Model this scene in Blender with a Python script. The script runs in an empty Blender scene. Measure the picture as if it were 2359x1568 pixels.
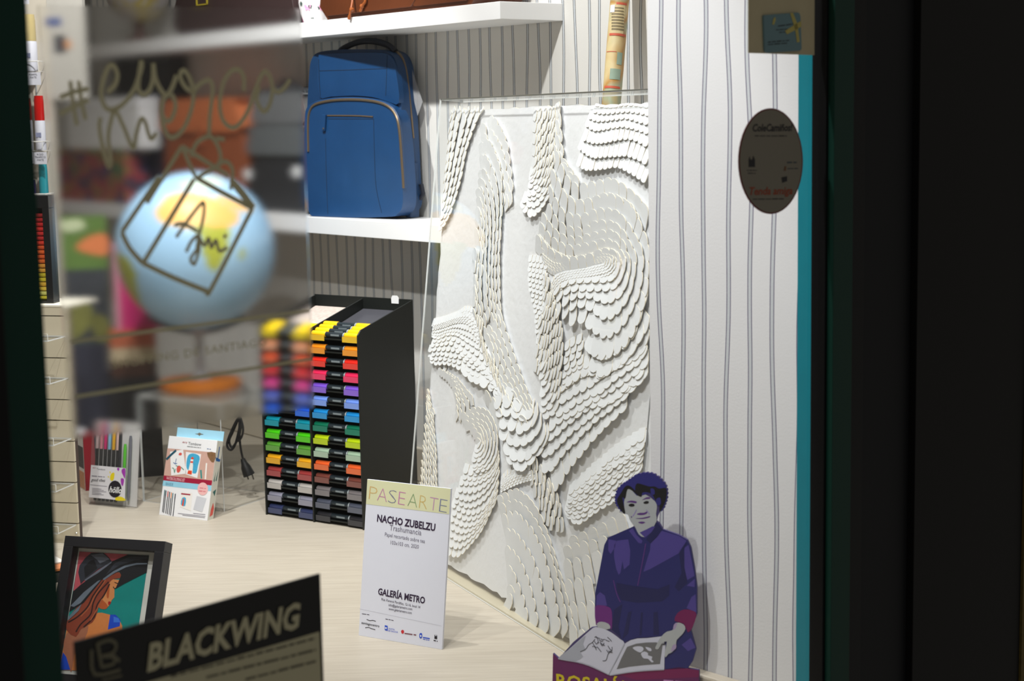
import bpy, bmesh, math, random
from mathutils import Vector as V, Matrix
from mathutils.geometry import tessellate_polygon
random.seed(7)
S = bpy.context.scene
COL = S.collection
R = math.radians

# ------------------------------------------------------------------ camera
# platform (floor of the shop window) is z = 0, the lens is 0.99 m above it
FP, CX, CY, CAMH = 3860.0, 1179.5, 784.0, 0.99
CAM = V((0, 0, CAMH))
_dn = V((1715 - CX, -(30000 - CY), -FP)).normalized()
_Z = -_dn
_f = V((0, 0, -1))
_Y = (_f - _Z * _f.dot(_Z)).normalized()
_X = _Y.cross(_Z)
RM = Matrix((_X, _Y, _Z))                      # camera axes -> world
cd = bpy.data.cameras.new('camera'); cam = bpy.data.objects.new('camera', cd); COL.objects.link(cam)
cam.matrix_world = Matrix.Translation(CAM) @ RM.to_4x4()
cd.sensor_fit = 'HORIZONTAL'; cd.sensor_width = 36.0; cd.lens = FP / 2359 * 36
cd.clip_start = 0.05; cd.clip_end = 60
cd.dof.use_dof = True; cd.dof.focus_distance = 3.45; cd.dof.aperture_fstop = 6.5
S.camera = cam

# ------------------------------------------------------------------ world, lamps, exposure
wd = bpy.data.worlds.new('night_street'); S.world = wd; wd.use_nodes = True
wd.node_tree.nodes['Background'].inputs[0].default_value = (1.0, 0.95, 0.86, 1)
wd.node_tree.nodes['Background'].inputs[1].default_value = 0.15

def spot(name, loc, aim, watt, size=70, blend=.5, rad=.02, col=(1, .995, .988)):
    l = bpy.data.lights.new(name, 'SPOT'); l.energy = watt; l.spot_size = R(size); l.spot_blend = blend
    l.shadow_soft_size = rad; l.color = col
    o = bpy.data.objects.new(name, l); COL.objects.link(o); o.location = loc
    o.rotation_euler = (V(aim) - V(loc)).to_track_quat('-Z', 'Y').to_euler(); return o
def area(name, loc, aim, watt, sx, sy, col=(1, .96, .92)):
    l = bpy.data.lights.new(name, 'AREA'); l.shape = 'RECTANGLE'; l.size = sx; l.size_y = sy; l.energy = watt; l.color = col
    o = bpy.data.objects.new(name, l); COL.objects.link(o); o.location = loc
    o.rotation_euler = (V(aim) - V(loc)).to_track_quat('-Z', 'Y').to_euler(); return o
spot('window_spot', (-.53, 2.2, 2.0), (.08, 3.22, .3), 45, 64, .5)
spot('window_spot', (-.86, 2.6, 2.0), (-.60, 4.02, .0), 66, 58, .5)
spot('window_spot', (-.37, 3.18, 1.95), (-.2, 3.7, .3), 55, 108, .5)
spot('window_spot', (-.88, 3.87, 1.95), (-.80, 4.55, .65), 74, 98, .6)
spot('window_spot', (-.42, 1.75, 2.1), (.33, 2.66, .5), 66, 80, 1)
area('shop_ceiling_lamp', (-.35, 3.6, 2.8), (-.2, 3.5, 0), 23, 1.4, 1.2, (1, .99, .985))
S.view_settings.view_transform = 'Standard'; S.view_settings.look = 'None'
S.view_settings.exposure = 0.0; S.view_settings.gamma = 1.0; S.view_settings.use_curve_mapping = False
S.cycles.use_denoising = True
S.cycles.max_bounces = 10; S.cycles.transparent_max_bounces = 24; S.cycles.sample_clamp_indirect = 4

# ------------------------------------------------------------------ pixel rays meeting real planes
def ray(x, y):
    return (RM @ V((x - CX, -(y - CY), -FP))).normalized()
def on_z(x, y, z=0.0):
    r = ray(x, y); return CAM + r * ((z - CAMH) / r.z)
def on_pl(x, y, p, n):
    r = ray(x, y); return CAM + r * ((V(p) - CAM).dot(n) / r.dot(n))
def at_d(x, y, d):                              # point of the ray at world depth y = d
    r = ray(x, y); return CAM + r * (d / r.y)
def to_px(P):
    c = RM.transposed() @ (V(P) - CAM); return (CX + FP * c.x / -c.z, CY - FP * c.y / -c.z)

class Fr:                                       # a plane with axes u (right), v (up), n (to the viewer)
    def __init__(s, o, u, v):
        s.o = V(o); s.u = V(u).normalized(); s.v = V(v).normalized(); s.n = s.u.cross(s.v)
    def uv(s, x, y, off=0.0):
        p = on_pl(x, y, s.o + s.n * off, s.n) - s.o
        return (p.dot(s.u), p.dot(s.v))
    def m(s):
        return Matrix(((s.u.x, s.v.x, s.n.x, s.o.x), (s.u.y, s.v.y, s.n.y, s.o.y), (s.u.z, s.v.z, s.n.z, s.o.z), (0, 0, 0, 1)))
    def w(s, a, b, c=0.0):
        return s.o + s.u * a + s.v * b + s.n * c
def upright(o, u):                              # vertical plane, local z is up (v)
    return Fr(o, u, (0, 0, 1))
def lean(bl, br, tl, z=0.0):                    # panel standing on z, leaning back so that tl is its top-left corner
    a, b = on_z(*bl, z), on_z(*br, z)
    u = (b - a).normalized(); back = V((0, 0, 1)).cross(u)
    lo, hi = -.3, .9
    for _ in range(40):
        m = (lo + hi) / 2
        fr = Fr(a, u, back * math.sin(m) + V((0, 0, 1)) * math.cos(m))
        if fr.uv(*tl)[0] > 0: lo = m
        else: hi = m
    return fr, (b - a).length, fr.uv(*tl)[1]

# ------------------------------------------------------------------ materials
def lin(c):
    return tuple(((x / 255) / 12.92 if x / 255 <= .04045 else ((x / 255 + .055) / 1.055) ** 2.4) for x in c)
_mats = {}
def mat(name, c, rough=.55, var=.05, scale=40, bump=0.0, metal=0.0, spec=.5, trans=0, bscale=None):
    key = (name, tuple(c), rough)
    if key in _mats: return _mats[key]
    m = bpy.data.materials.new(name); m.use_nodes = True; nt = m.node_tree; b = nt.nodes['Principled BSDF']
    b.inputs['Roughness'].default_value = rough; b.inputs['Metallic'].default_value = metal
    b.inputs['Specular IOR Level'].default_value = spec
    l = lin(c)
    tc = nt.nodes.new('ShaderNodeTexCoord')
    nz = nt.nodes.new('ShaderNodeTexNoise'); nz.inputs['Scale'].default_value = scale; nz.inputs['Detail'].default_value = 3
    nt.links.new(tc.outputs['Object'], nz.inputs['Vector'])
    mx = nt.nodes.new('ShaderNodeMix'); mx.data_type = 'RGBA'
    mx.inputs[6].default_value = tuple(x * (1 - var) for x in l) + (1,)
    mx.inputs[7].default_value = tuple(min(1, x * (1 + var)) for x in l) + (1,)
    nt.links.new(nz.outputs['Fac'], mx.inputs[0]); nt.links.new(mx.outputs[2], b.inputs['Base Color'])
    if bump:
        n2 = nz
        if bscale:
            n2 = nt.nodes.new('ShaderNodeTexNoise'); n2.inputs['Scale'].default_value = bscale; n2.inputs['Detail'].default_value = 4
            nt.links.new(tc.outputs['Object'], n2.inputs['Vector'])
        bp = nt.nodes.new('ShaderNodeBump'); bp.inputs['Strength'].default_value = bump; bp.inputs['Distance'].default_value = .002
        nt.links.new(n2.outputs['Fac'], bp.inputs['Height']); nt.links.new(bp.outputs[0], b.inputs['Normal'])
    _mats[key] = m; return m

def wallpaper(name, base, line, seed, pitch=.047):
    m = bpy.data.materials.new(name); m.use_nodes = True; nt = m.node_tree; b = nt.nodes['Principled BSDF']
    b.inputs['Roughness'].default_value = .75; b.inputs['Specular IOR Level'].default_value = .25
    N = nt.nodes.new; L = nt.links.new
    def mt(op, a, c=None):
        n = N('ShaderNodeMath'); n.operation = op
        for i, x in enumerate((a, c)):
            if x is None: continue
            if isinstance(x, (int, float)): n.inputs[i].default_value = x
            else: L(x, n.inputs[i])
        return n.outputs[0]
    tc = N('ShaderNodeTexCoord'); sp = N('ShaderNodeSeparateXYZ'); L(tc.outputs['Object'], sp.inputs[0])
    u = mt('DIVIDE', sp.outputs[0], pitch); c = mt('FLOOR', u); f = mt('SUBTRACT', mt('SUBTRACT', u, c), .5)
    cv = N('ShaderNodeCombineXYZ'); L(mt('ADD', mt('MULTIPLY', c, 7.31), seed), cv.inputs[0]); L(mt('MULTIPLY', sp.outputs[1], 2.1), cv.inputs[1])
    nz = N('ShaderNodeTexNoise'); nz.inputs['Scale'].default_value = 1.0; nz.inputs['Detail'].default_value = 1; L(cv.outputs[0], nz.inputs['Vector'])
    f2 = mt('MULTIPLY', mt('ADD', f, mt('MULTIPLY', mt('SUBTRACT', nz.outputs['Fac'], .5), .8)), pitch)
    a = mt('ABSOLUTE', mt('SUBTRACT', mt('ABSOLUTE', f2), .0036))
    on = mt('LESS_THAN', a, .0008)
    mid = mt('LESS_THAN', mt('ABSOLUTE', f2), .0030)
    m0 = N('ShaderNodeMix'); m0.data_type = 'RGBA'; m0.inputs[6].default_value = lin(base) + (1,); m0.inputs[7].default_value = lin((202, 206, 210)) + (1,)
    L(mid, m0.inputs[0])
    mx = N('ShaderNodeMix'); mx.data_type = 'RGBA'; mx.inputs[7].default_value = lin(line) + (1,)
    L(m0.outputs[2], mx.inputs[6]); L(on, mx.inputs[0]); L(mx.outputs[2], b.inputs['Base Color'])
    n3 = N('ShaderNodeTexNoise'); n3.inputs['Scale'].default_value = 260; n3.inputs['Detail'].default_value = 3; L(tc.outputs['Object'], n3.inputs['Vector'])
    bp = N('ShaderNodeBump'); bp.inputs['Strength'].default_value = .25; bp.inputs['Distance'].default_value = .001
    L(n3.outputs['Fac'], bp.inputs['Height']); L(bp.outputs[0], b.inputs['Normal'])
    return m

def woodgrain(name, c1, c2, ang=0.0, rough=.45):
    m = bpy.data.materials.new(name); m.use_nodes = True; nt = m.node_tree; b = nt.nodes['Principled BSDF']
    b.inputs['Roughness'].default_value = rough
    tc = nt.nodes.new('ShaderNodeTexCoord'); mp = nt.nodes.new('ShaderNodeMapping'); mp.inputs['Rotation'].default_value = (0, 0, ang)
    mp.inputs['Scale'].default_value = (4, 60, 4)
    nz = nt.nodes.new('ShaderNodeTexNoise'); nz.inputs['Scale'].default_value = 1.6; nz.inputs['Detail'].default_value = 6; nz.inputs['Distortion'].default_value = .6
    rp = nt.nodes.new('ShaderNodeValToRGB'); rp.color_ramp.elements[0].position = .3; rp.color_ramp.elements[1].position = .7
    rp.color_ramp.elements[0].color = lin(c1) + (1,); rp.color_ramp.elements[1].color = lin(c2) + (1,)
    nt.links.new(tc.outputs['Object'], mp.inputs[0]); nt.links.new(mp.outputs[0], nz.inputs['Vector']); nt.links.new(nz.outputs['Fac'], rp.inputs[0])
    nt.links.new(rp.outputs[0], b.inputs['Base Color']); return m

def clear(name, tint=(1, 1, 1), refl=.04, edge=.75, rough=0.0, haze=0.0, hazecol=(.8, .8, .8)):
    m = bpy.data.materials.new(name); m.use_nodes = True; nt = m.node_tree; nt.nodes.remove(nt.nodes['Principled BSDF'])
    N = nt.nodes.new; L = nt.links.new
    t = N('ShaderNodeBsdfTransparent'); t.inputs[0].default_value = tint + (1,)
    g = N('ShaderNodeBsdfGlossy'); g.inputs['Roughness'].default_value = rough
    lw = N('ShaderNodeLayerWeight'); lw.inputs[0].default_value = .5
    p = N('ShaderNodeMath'); p.operation = 'POWER'; p.inputs[1].default_value = 5; L(lw.outputs['Facing'], p.inputs[0])
    q = N('ShaderNodeMath'); q.operation = 'MULTIPLY_ADD'; q.inputs[1].default_value = edge; q.inputs[2].default_value = refl; L(p.outputs[0], q.inputs[0])
    mx = N('ShaderNodeMixShader'); L(q.outputs[0], mx.inputs[0]); L(t.outputs[0], mx.inputs[1]); L(g.outputs[0], mx.inputs[2])
    out = mx
    if haze:
        d = N('ShaderNodeBsdfDiffuse'); d.inputs[0].default_value = hazecol + (1,)
        m2 = N('ShaderNodeMixShader'); m2.inputs[0].default_value = haze; L(mx.outputs[0], m2.inputs[1]); L(d.outputs[0], m2.inputs[2]); out = m2
    L(out.outputs[0], nt.nodes['Material Output'].inputs[0]); return m

# ------------------------------------------------------------------ mesh building
def cr(pts, n=6, closed=True):                  # Catmull-Rom smoothing of a traced outline
    out = []; N = len(pts)
    rng = range(N) if closed else range(N - 1)
    g = (lambda i: pts[i % N]) if closed else (lambda i: pts[max(0, min(N - 1, i))])
    for i in rng:
        p0, p1, p2, p3 = g(i - 1), g(i), g(i + 1), g(i + 2)
        for k in range(n):
            t = k / n
            out.append(tuple(.5 * (2 * b + (c - a) * t + (2 * a - 5 * b + 4 * c - d) * t * t + (3 * b - a - 3 * c + d) * t ** 3) for a, b, c, d in zip(p0, p1, p2, p3)))
    if not closed: out.append(tuple(pts[-1]))
    return out

class MB:
    def __init__(s): s.v = []; s.f = []; s.mi = []
    def add(s, vs, fs, mi=0):
        k = len(s.v); s.v += [tuple(x) for x in vs]; s.f += [tuple(i + k for i in f) for f in fs]
        s.mi += (mi if isinstance(mi, list) else [mi] * len(fs)); return s
    def box(s, x0, x1, y0, y1, z0, z1, mi=0):
        return s.add([(x, y, z) for z in (z0, z1) for y in (y0, y1) for x in (x0, x1)],
                     [(0, 2, 3, 1), (4, 5, 7, 6), (0, 1, 5, 4), (2, 6, 7, 3), (0, 4, 6, 2), (1, 3, 7, 5)], mi)
    def hexa(s, P, mi=0):                       # 8 corners, order as in box
        return s.add(P, [(0, 2, 3, 1), (4, 5, 7, 6), (0, 1, 5, 4), (2, 6, 7, 3), (0, 4, 6, 2), (1, 3, 7, 5)], mi)
    def flat(s, pts, z=0.0, mi=0):
        t = tessellate_polygon([[V((p[0], p[1], 0)) for p in pts]])
        return s.add([(p[0], p[1], z) for p in pts], [tuple(x) for x in t], mi)
    def prism(s, pts, z0, z1, mi=0, ms=None):
        n = len(pts); t = [tuple(x) for x in tessellate_polygon([[V((p[0], p[1], 0)) for p in pts]])]
        fs = t + [tuple(i + n for i in x[::-1]) for x in t]; k = len(fs)
        fs += [(i, (i + 1) % n, (i + 1) % n + n, i + n) for i in range(n)]
        return s.add([(p[0], p[1], z0) for p in pts] + [(p[0], p[1], z1) for p in pts], fs, [mi] * k + [mi if ms is None else ms] * n)
    def tube(s, pts, r, seg=8, closed=False, mi=0, cap=True):
        P = [V(p) for p in pts]; n = len(P); vs = []; up = None
        for i in range(n):
            a = P[i - 1] if (i or closed) else P[0]; b = P[(i + 1) % n] if (i < n - 1 or closed) else P[-1]
            t = (b - a)
            t = t.normalized() if t.length > 1e-9 else V((0, 0, 1))
            if up is None: up = t.orthogonal().normalized()
            up = (up - t * up.dot(t))
            up = up.normalized() if up.length > 1e-6 else t.orthogonal().normalized()
            sd = t.cross(up); rr = r[i] if isinstance(r, (list, tuple)) else r
            vs += [P[i] + up * (rr * math.cos(2 * math.pi * k / seg)) + sd * (rr * math.sin(2 * math.pi * k / seg)) for k in range(seg)]
        fs = []
        for i in range(n if closed else n - 1):
            j = (i + 1) % n
            fs += [(i * seg + k, i * seg + (k + 1) % seg, j * seg + (k + 1) % seg, j * seg + k) for k in range(seg)]
        if cap and not closed: fs += [tuple(range(seg))[::-1], tuple((n - 1) * seg + k for k in range(seg))]
        return s.add(vs, fs, mi)
    def lathe(s, prof, seg=24, c=(0, 0, 0), mi=0, axis='z'):
        vs = []; n = len(prof)
        for r, z in prof:
            for k in range(seg):
                a = 2 * math.pi * k / seg; x, y = r * math.cos(a), r * math.sin(a)
                vs.append((c[0] + x, c[1] + y, c[2] + z) if axis == 'z' else (c[0] + z, c[1] + x, c[2] + y))
        fs = [(i * seg + k, i * seg + (k + 1) % seg, (i + 1) * seg + (k + 1) % seg, (i + 1) * seg + k) for i in range(n - 1) for k in range(seg)]
        fs += [tuple(range(seg))[::-1], tuple((n - 1) * seg + k for k in range(seg))]
        return s.add(vs, fs, mi)
    def ribbon(s, pts, w, z=0.0, mi=0):
        P = [V((p[0], p[1])) for p in pts]; n = len(P); vs = []
        for i in range(n):
            t = P[min(n - 1, i + 1)] - P[max(0, i - 1)]
            t = t.normalized() if t.length > 1e-9 else V((1, 0))
            nn = V((-t.y, t.x)) * (w[i] if isinstance(w, list) else w) / 2
            vs += [(P[i].x + nn.x, P[i].y + nn.y, z), (P[i].x - nn.x, P[i].y - nn.y, z)]
        return s.add(vs, [(2 * i, 2 * i + 1, 2 * i + 3, 2 * i + 2) for i in range(n - 1)], mi)
    def mesh(s, name, mats, smooth=False, fix=True):
        me = bpy.data.meshes.new(name); me.from_pydata(s.v, [], s.f)
        for m in (mats if isinstance(mats, list) else [mats]): me.materials.append(m)
        me.polygons.foreach_set('material_index', s.mi)
        if fix:
            bm = bmesh.new(); bm.from_mesh(me); bmesh.ops.recalc_face_normals(bm, faces=bm.faces); bm.to_mesh(me); bm.free()
        if smooth: me.polygons.foreach_set('use_smooth', [True] * len(me.polygons))
        me.update(); return me
    def obj(s, name, mats, parent=None, m=None, smooth=False, bevel=0.0, seg=2, fix=True, sub=0):
        o = bpy.data.objects.new(name, s.mesh(name, mats, smooth, fix)); COL.objects.link(o)
        if parent: o.parent = parent
        if m is not None: o.matrix_local = m
        if bevel:
            b = o.modifiers.new('bevel', 'BEVEL'); b.width = bevel; b.segments = seg; b.limit_method = 'ANGLE'; b.angle_limit = R(40)
        if sub:
            b = o.modifiers.new('sub', 'SUBSURF'); b.levels = b.render_levels = sub
        if smooth and not sub: 
            try: o.data.set_sharp_from_angle(angle=R(42))
            except Exception: pass
        return o
def thing(name, label, cat, m, group=None):
    o = bpy.data.objects.new(name, None); COL.objects.link(o); o.empty_display_size = .05
    o.matrix_world = m if isinstance(m, Matrix) else Matrix.Translation(V(m))
    return tag(o, label, cat, group)
def tag(o, label, cat, group=None):
    o['label'] = label; o['category'] = cat
    if group: o['group'] = group
    return o
def struct(o): o['kind'] = 'structure'; return o
def text(parent, s, x, y, size, m, z=.0006, align='LEFT', sx=1.0, shear=0.0, bold=0.0, rot=0.0, space=1.0, label=None):
    c = bpy.data.curves.new('t', 'FONT'); c.body = s; c.size = size; c.align_x = align; c.shear = shear; c.offset = bold * size; c.space_character = space
    c.resolution_u = 2
    o = bpy.data.objects.new('t', c); COL.objects.link(o); bpy.context.view_layer.update()
    me = bpy.data.meshes.new_from_object(o.evaluated_get(bpy.context.evaluated_depsgraph_get()))
    bpy.data.objects.remove(o); bpy.data.curves.remove(c)
    me.materials.clear(); me.materials.append(m); me.name = 'lettering'
    q = bpy.data.objects.new('lettering', me); COL.objects.link(q); q.parent = parent
    q.matrix_local = Matrix.Translation((x, y, z)) @ Matrix.Rotation(rot, 4, 'Z') @ Matrix.Diagonal((sx, 1, 1, 1))
    if label: q['label'] = label
    return q

WHITE = mat('white_lacquer', (240, 240, 240), .35, .01)
INK = mat('black_ink', (28, 24, 34), .6)
BLACK = mat('black_plastic', (16, 17, 18), .4)
exec_parts = []

# ================================================================== SETTING
WB = upright((-.721, 5.150, 0), (.616, -.788, 0))            # back wall, local x to the right
WR = upright((.228, 2.75, 0), (.68, -.73, 0))                # right partition
GL = upright((.36, 2.35, 0), (.669, .743, 0))                # shop window glass, n to the street
WP_B = wallpaper('striped_wallpaper_back', (226, 224, 219), (44, 52, 58), 3.1)
WP_R = wallpaper('striped_wallpaper_side', (226, 226, 228), (88, 80, 112), 11.7)
CREAM = woodgrain('pale_oak_board', (178, 168, 152), (192, 183, 167), R(38))

fl = MB()
fl.prism([(-1.20, .60), (.478, 2.466), (.60, 2.67), (.78, 3.25), (.565, 3.553), (-2.36, 7.30), (-2.45, 7.2), (-2.45, .6)], -.05, 0)
struct(fl.obj('floor', CREAM))
w = MB().box(-2.75, 2.1, 0, 2.6, -.05, 0)
struct(w.obj('wall_back', WP_B, m=WB.m()))
w = MB().box(-.05, 0, .4, 7.1, 0, 2.6)
struct(w.obj('wall_left', mat('grey_wall_paint', (176, 170, 160), .7), m=Matrix.Translation((-2.45, 0, 0))))
bb = MB().box(-2.7, 2.1, .001, .095, .0, .014)
struct(bb.obj('baseboard_back', mat('cream_baseboard', (216, 206, 188), .5), m=WB.m(), bevel=.003))
xr = WR.uv(1838, 700)[0]; xt = WR.uv(1872, 700)[0] + .045
w = MB().box(0, xr, 0, 2.4, -.016, 0)
struct(w.obj('wall_right', WP_R, m=WR.m()))
w = MB().box(xr, xt, 0, 2.4, -.016, .001)
struct(w.obj('trim_1', mat('teal_paint', (0, 124, 140), .45), m=WR.m()))
bb = MB().box(.003, xt, .001, WR.uv(1587, 1530)[1], .0006, .027)
struct(bb.obj('baseboard_right', CREAM, m=WR.m(), bevel=.004))
# grey upright at the left end of the top shelf
p = MB().box(WB.uv(187, 120)[0], WB.uv(214, 120)[0], WB.uv(200, 262)[1], 2.6, .0005, .03)
struct(p.obj('trim_2', mat('grey_post', (120, 116, 110), .6), m=WB.m()))

# glass pane and the dark shop-front frame
xg = GL.uv(1873, 700)[0]; xl = GL.uv(82, 700)[0]
pane = MB().box(xl - .02, xg + .02, -.35, 2.2, -.008, 0)
struct(pane.obj('window_1', clear('window_glass', (.985, .99, .985), .012, .5), m=GL.m()))
BLK = [mat('frame_black', (13, 13, 15), .5, spec=.2), mat('frame_green', (16, 56, 46), .5, spec=.2), mat('frame_grey', (24, 25, 28), .6, spec=.2), mat('pillar_black', (15, 14, 14), .6, spec=.2), mat('street_stone', (92, 76, 22), .8, .4, 90, bump=.6)]
fr_r = bpy.data.objects.new('trim_3', None); COL.objects.link(fr_r); fr_r.matrix_world = GL.m(); struct(fr_r)
cuts = [(1884, 1889, 0, .012), (1889, 1934, 1, .022), (1934, 1974, 0, .012), (1974, 2092, 2, .004), (2092, 2346, 3, .016)]
for a, b, mi, dep in cuts:
    x0, x1 = GL.uv(a, 700)[0], GL.uv(b, 700)[0]
    MB().box(x0, x1, -.4, 2.3, -.012, dep).obj('frame_profile', BLK[mi], fr_r, Matrix.Identity(4), bevel=.001)
w = MB().box(GL.uv(2346, 700)[0] + .001, GL.uv(2346, 700)[0] + .5, -.4, 2.3, -.012, .02)
struct(w.obj('wall_front', BLK[4], m=GL.m()))
fr_l = bpy.data.objects.new('trim_4', None); COL.objects.link(fr_l); fr_l.matrix_world = GL.m(); struct(fr_l)
MB().box(xl - .16, xl, -.4, 2.3, -.012, .012).obj('frame_profile', BLK[1], fr_l, Matrix.Identity(4), bevel=.001)
MB().box(xl - .30, xl - .05, -.4, 2.3, -.012, .03).obj('frame_profile', BLK[0], fr_l, Matrix.Identity(4), bevel=.001)

# ================================================================== SHELVES on the back wall
zb = WB.uv(1297, 48)[1]; zt = WB.uv(1297, 8)[1]; xe = WB.uv(1297, 30)[0]
q = on_z(1125, 46.5, zb) - WB.o; SD = q.dot(WB.n)            # shelf depth
q2 = WB.uv(860, 509, SD); q3 = WB.uv(860, 548, SD)
xs = WB.uv(240, 110)[0]; xs2 = WB.uv(108, 470)[0]
def shelf(name, x0, x1, z0, z1, label):
    o = MB().box(x0, x1, z0, z1, .0005, SD).obj(name, WHITE, m=WB.m(), bevel=.0012)
    return tag(o, label, 'shelf')
shelf('wall_shelf', xs, xe, zb, zt, 'upper white floating shelf, carrying the brown leather bag')
shelf('wall_shelf', xs2, xe, q3[1], q2[1], 'lower white floating shelf, carrying the blue backpack')
ZS1, ZS2 = zt, q2[1]

# ================================================================== PAPER RELIEF IN ITS ACRYLIC BOX
base_l, base_d = on_z(937, 1271), (on_z(1297, 1497) - on_z(937, 1271)).normalized()
AF, _, AH = lean((937, 1271), (1297, 1497), (1018, 228))
AW, AD = 1.065, .052                             # cover width, depth
AC = Fr(AF.o - AF.n * .022, AF.u, AF.v)          # canvas front plane
art = thing('paper_relief_artwork', 'large white paper relief of rippling cut scales inside a clear acrylic box', 'artwork', AF.m())
PAPER = mat('cotton_paper', (234, 235, 236), .85, .02, 30, .15, spec=.15, bscale=220)
PEDGE = mat('paper_edge', (242, 230, 204), .9, .03)
GESSO = mat('gesso_canvas', (230, 230, 231), .85, .025, 9, .5, spec=.15, bscale=60)
MX0, MX1, MY0, MY1 = .008, AW - .016, .018, AH - .022
# canvas board with slightly torn edge
def wob(n, k): return [random.uniform(-k, k) for _ in range(n)]
out = []
ns = 46
for i in range(ns): out.append((MX0 + (MX1 - MX0) * i / ns, MY0 + random.uniform(-.003, .003)))
for i in range(ns): out.append((MX1 + random.uniform(-.003, .003), MY0 + (MY1 - MY0) * i / ns))
for i in range(ns): out.append((MX1 - (MX1 - MX0) * i / ns, MY1 + random.uniform(-.003, .003)))
for i in range(ns): out.append((MX0 + random.uniform(-.003, .003), MY1 - (MY1 - MY0) * i / ns))
MB().prism(out, -.028, -.022, 0, 1).obj('canvas', [GESSO, PEDGE], art, Matrix.Identity(4))
ACR = clear('acrylic', (.98, .985, .985), .012, .5)
ACE = mat('acrylic_edge', (214, 216, 214), .3, .02)
def acr(name, parent, x0, x1, y0, y1, z0, z1):
    m = MB().box(x0, x1, y0, y1, z0, z1); dims = (x1 - x0, y1 - y0, z1 - z0); k = dims.index(min(dims))
    m.mi = [0 if {0: 2, 1: 1, 2: 0}[k] == j // 2 else 1 for j in range(6)]
    return m.obj(name, [ACR, ACE], parent, Matrix.Identity(4))
cov = acr('acrylic_front', art, 0, AW, 0, AH, .002, .005)
for a in ((0, .003, 0, AH, -AD, .002), (AW - .003, AW, 0, AH, -AD, .002), (0, AW, AH - .003, AH, -AD, .002)):
    acr('acrylic_side', art, *a)
MB().box(0, AW, .0, .004, -AD, .002).obj('acrylic_base', mat('acrylic_base', (206, 196, 172), .4), art, Matrix.Identity(4))

def A(p): return [(940 + x / 3.7333, 180 + y / 3.7333) for x, y in p]
def B(p): return [(940 + x / 3.7333, 560 + y / 3.7333) for x, y in p]
def C(p): return [(940 + x / 2.8, 940 + y / 2.8) for x, y in p]
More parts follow.
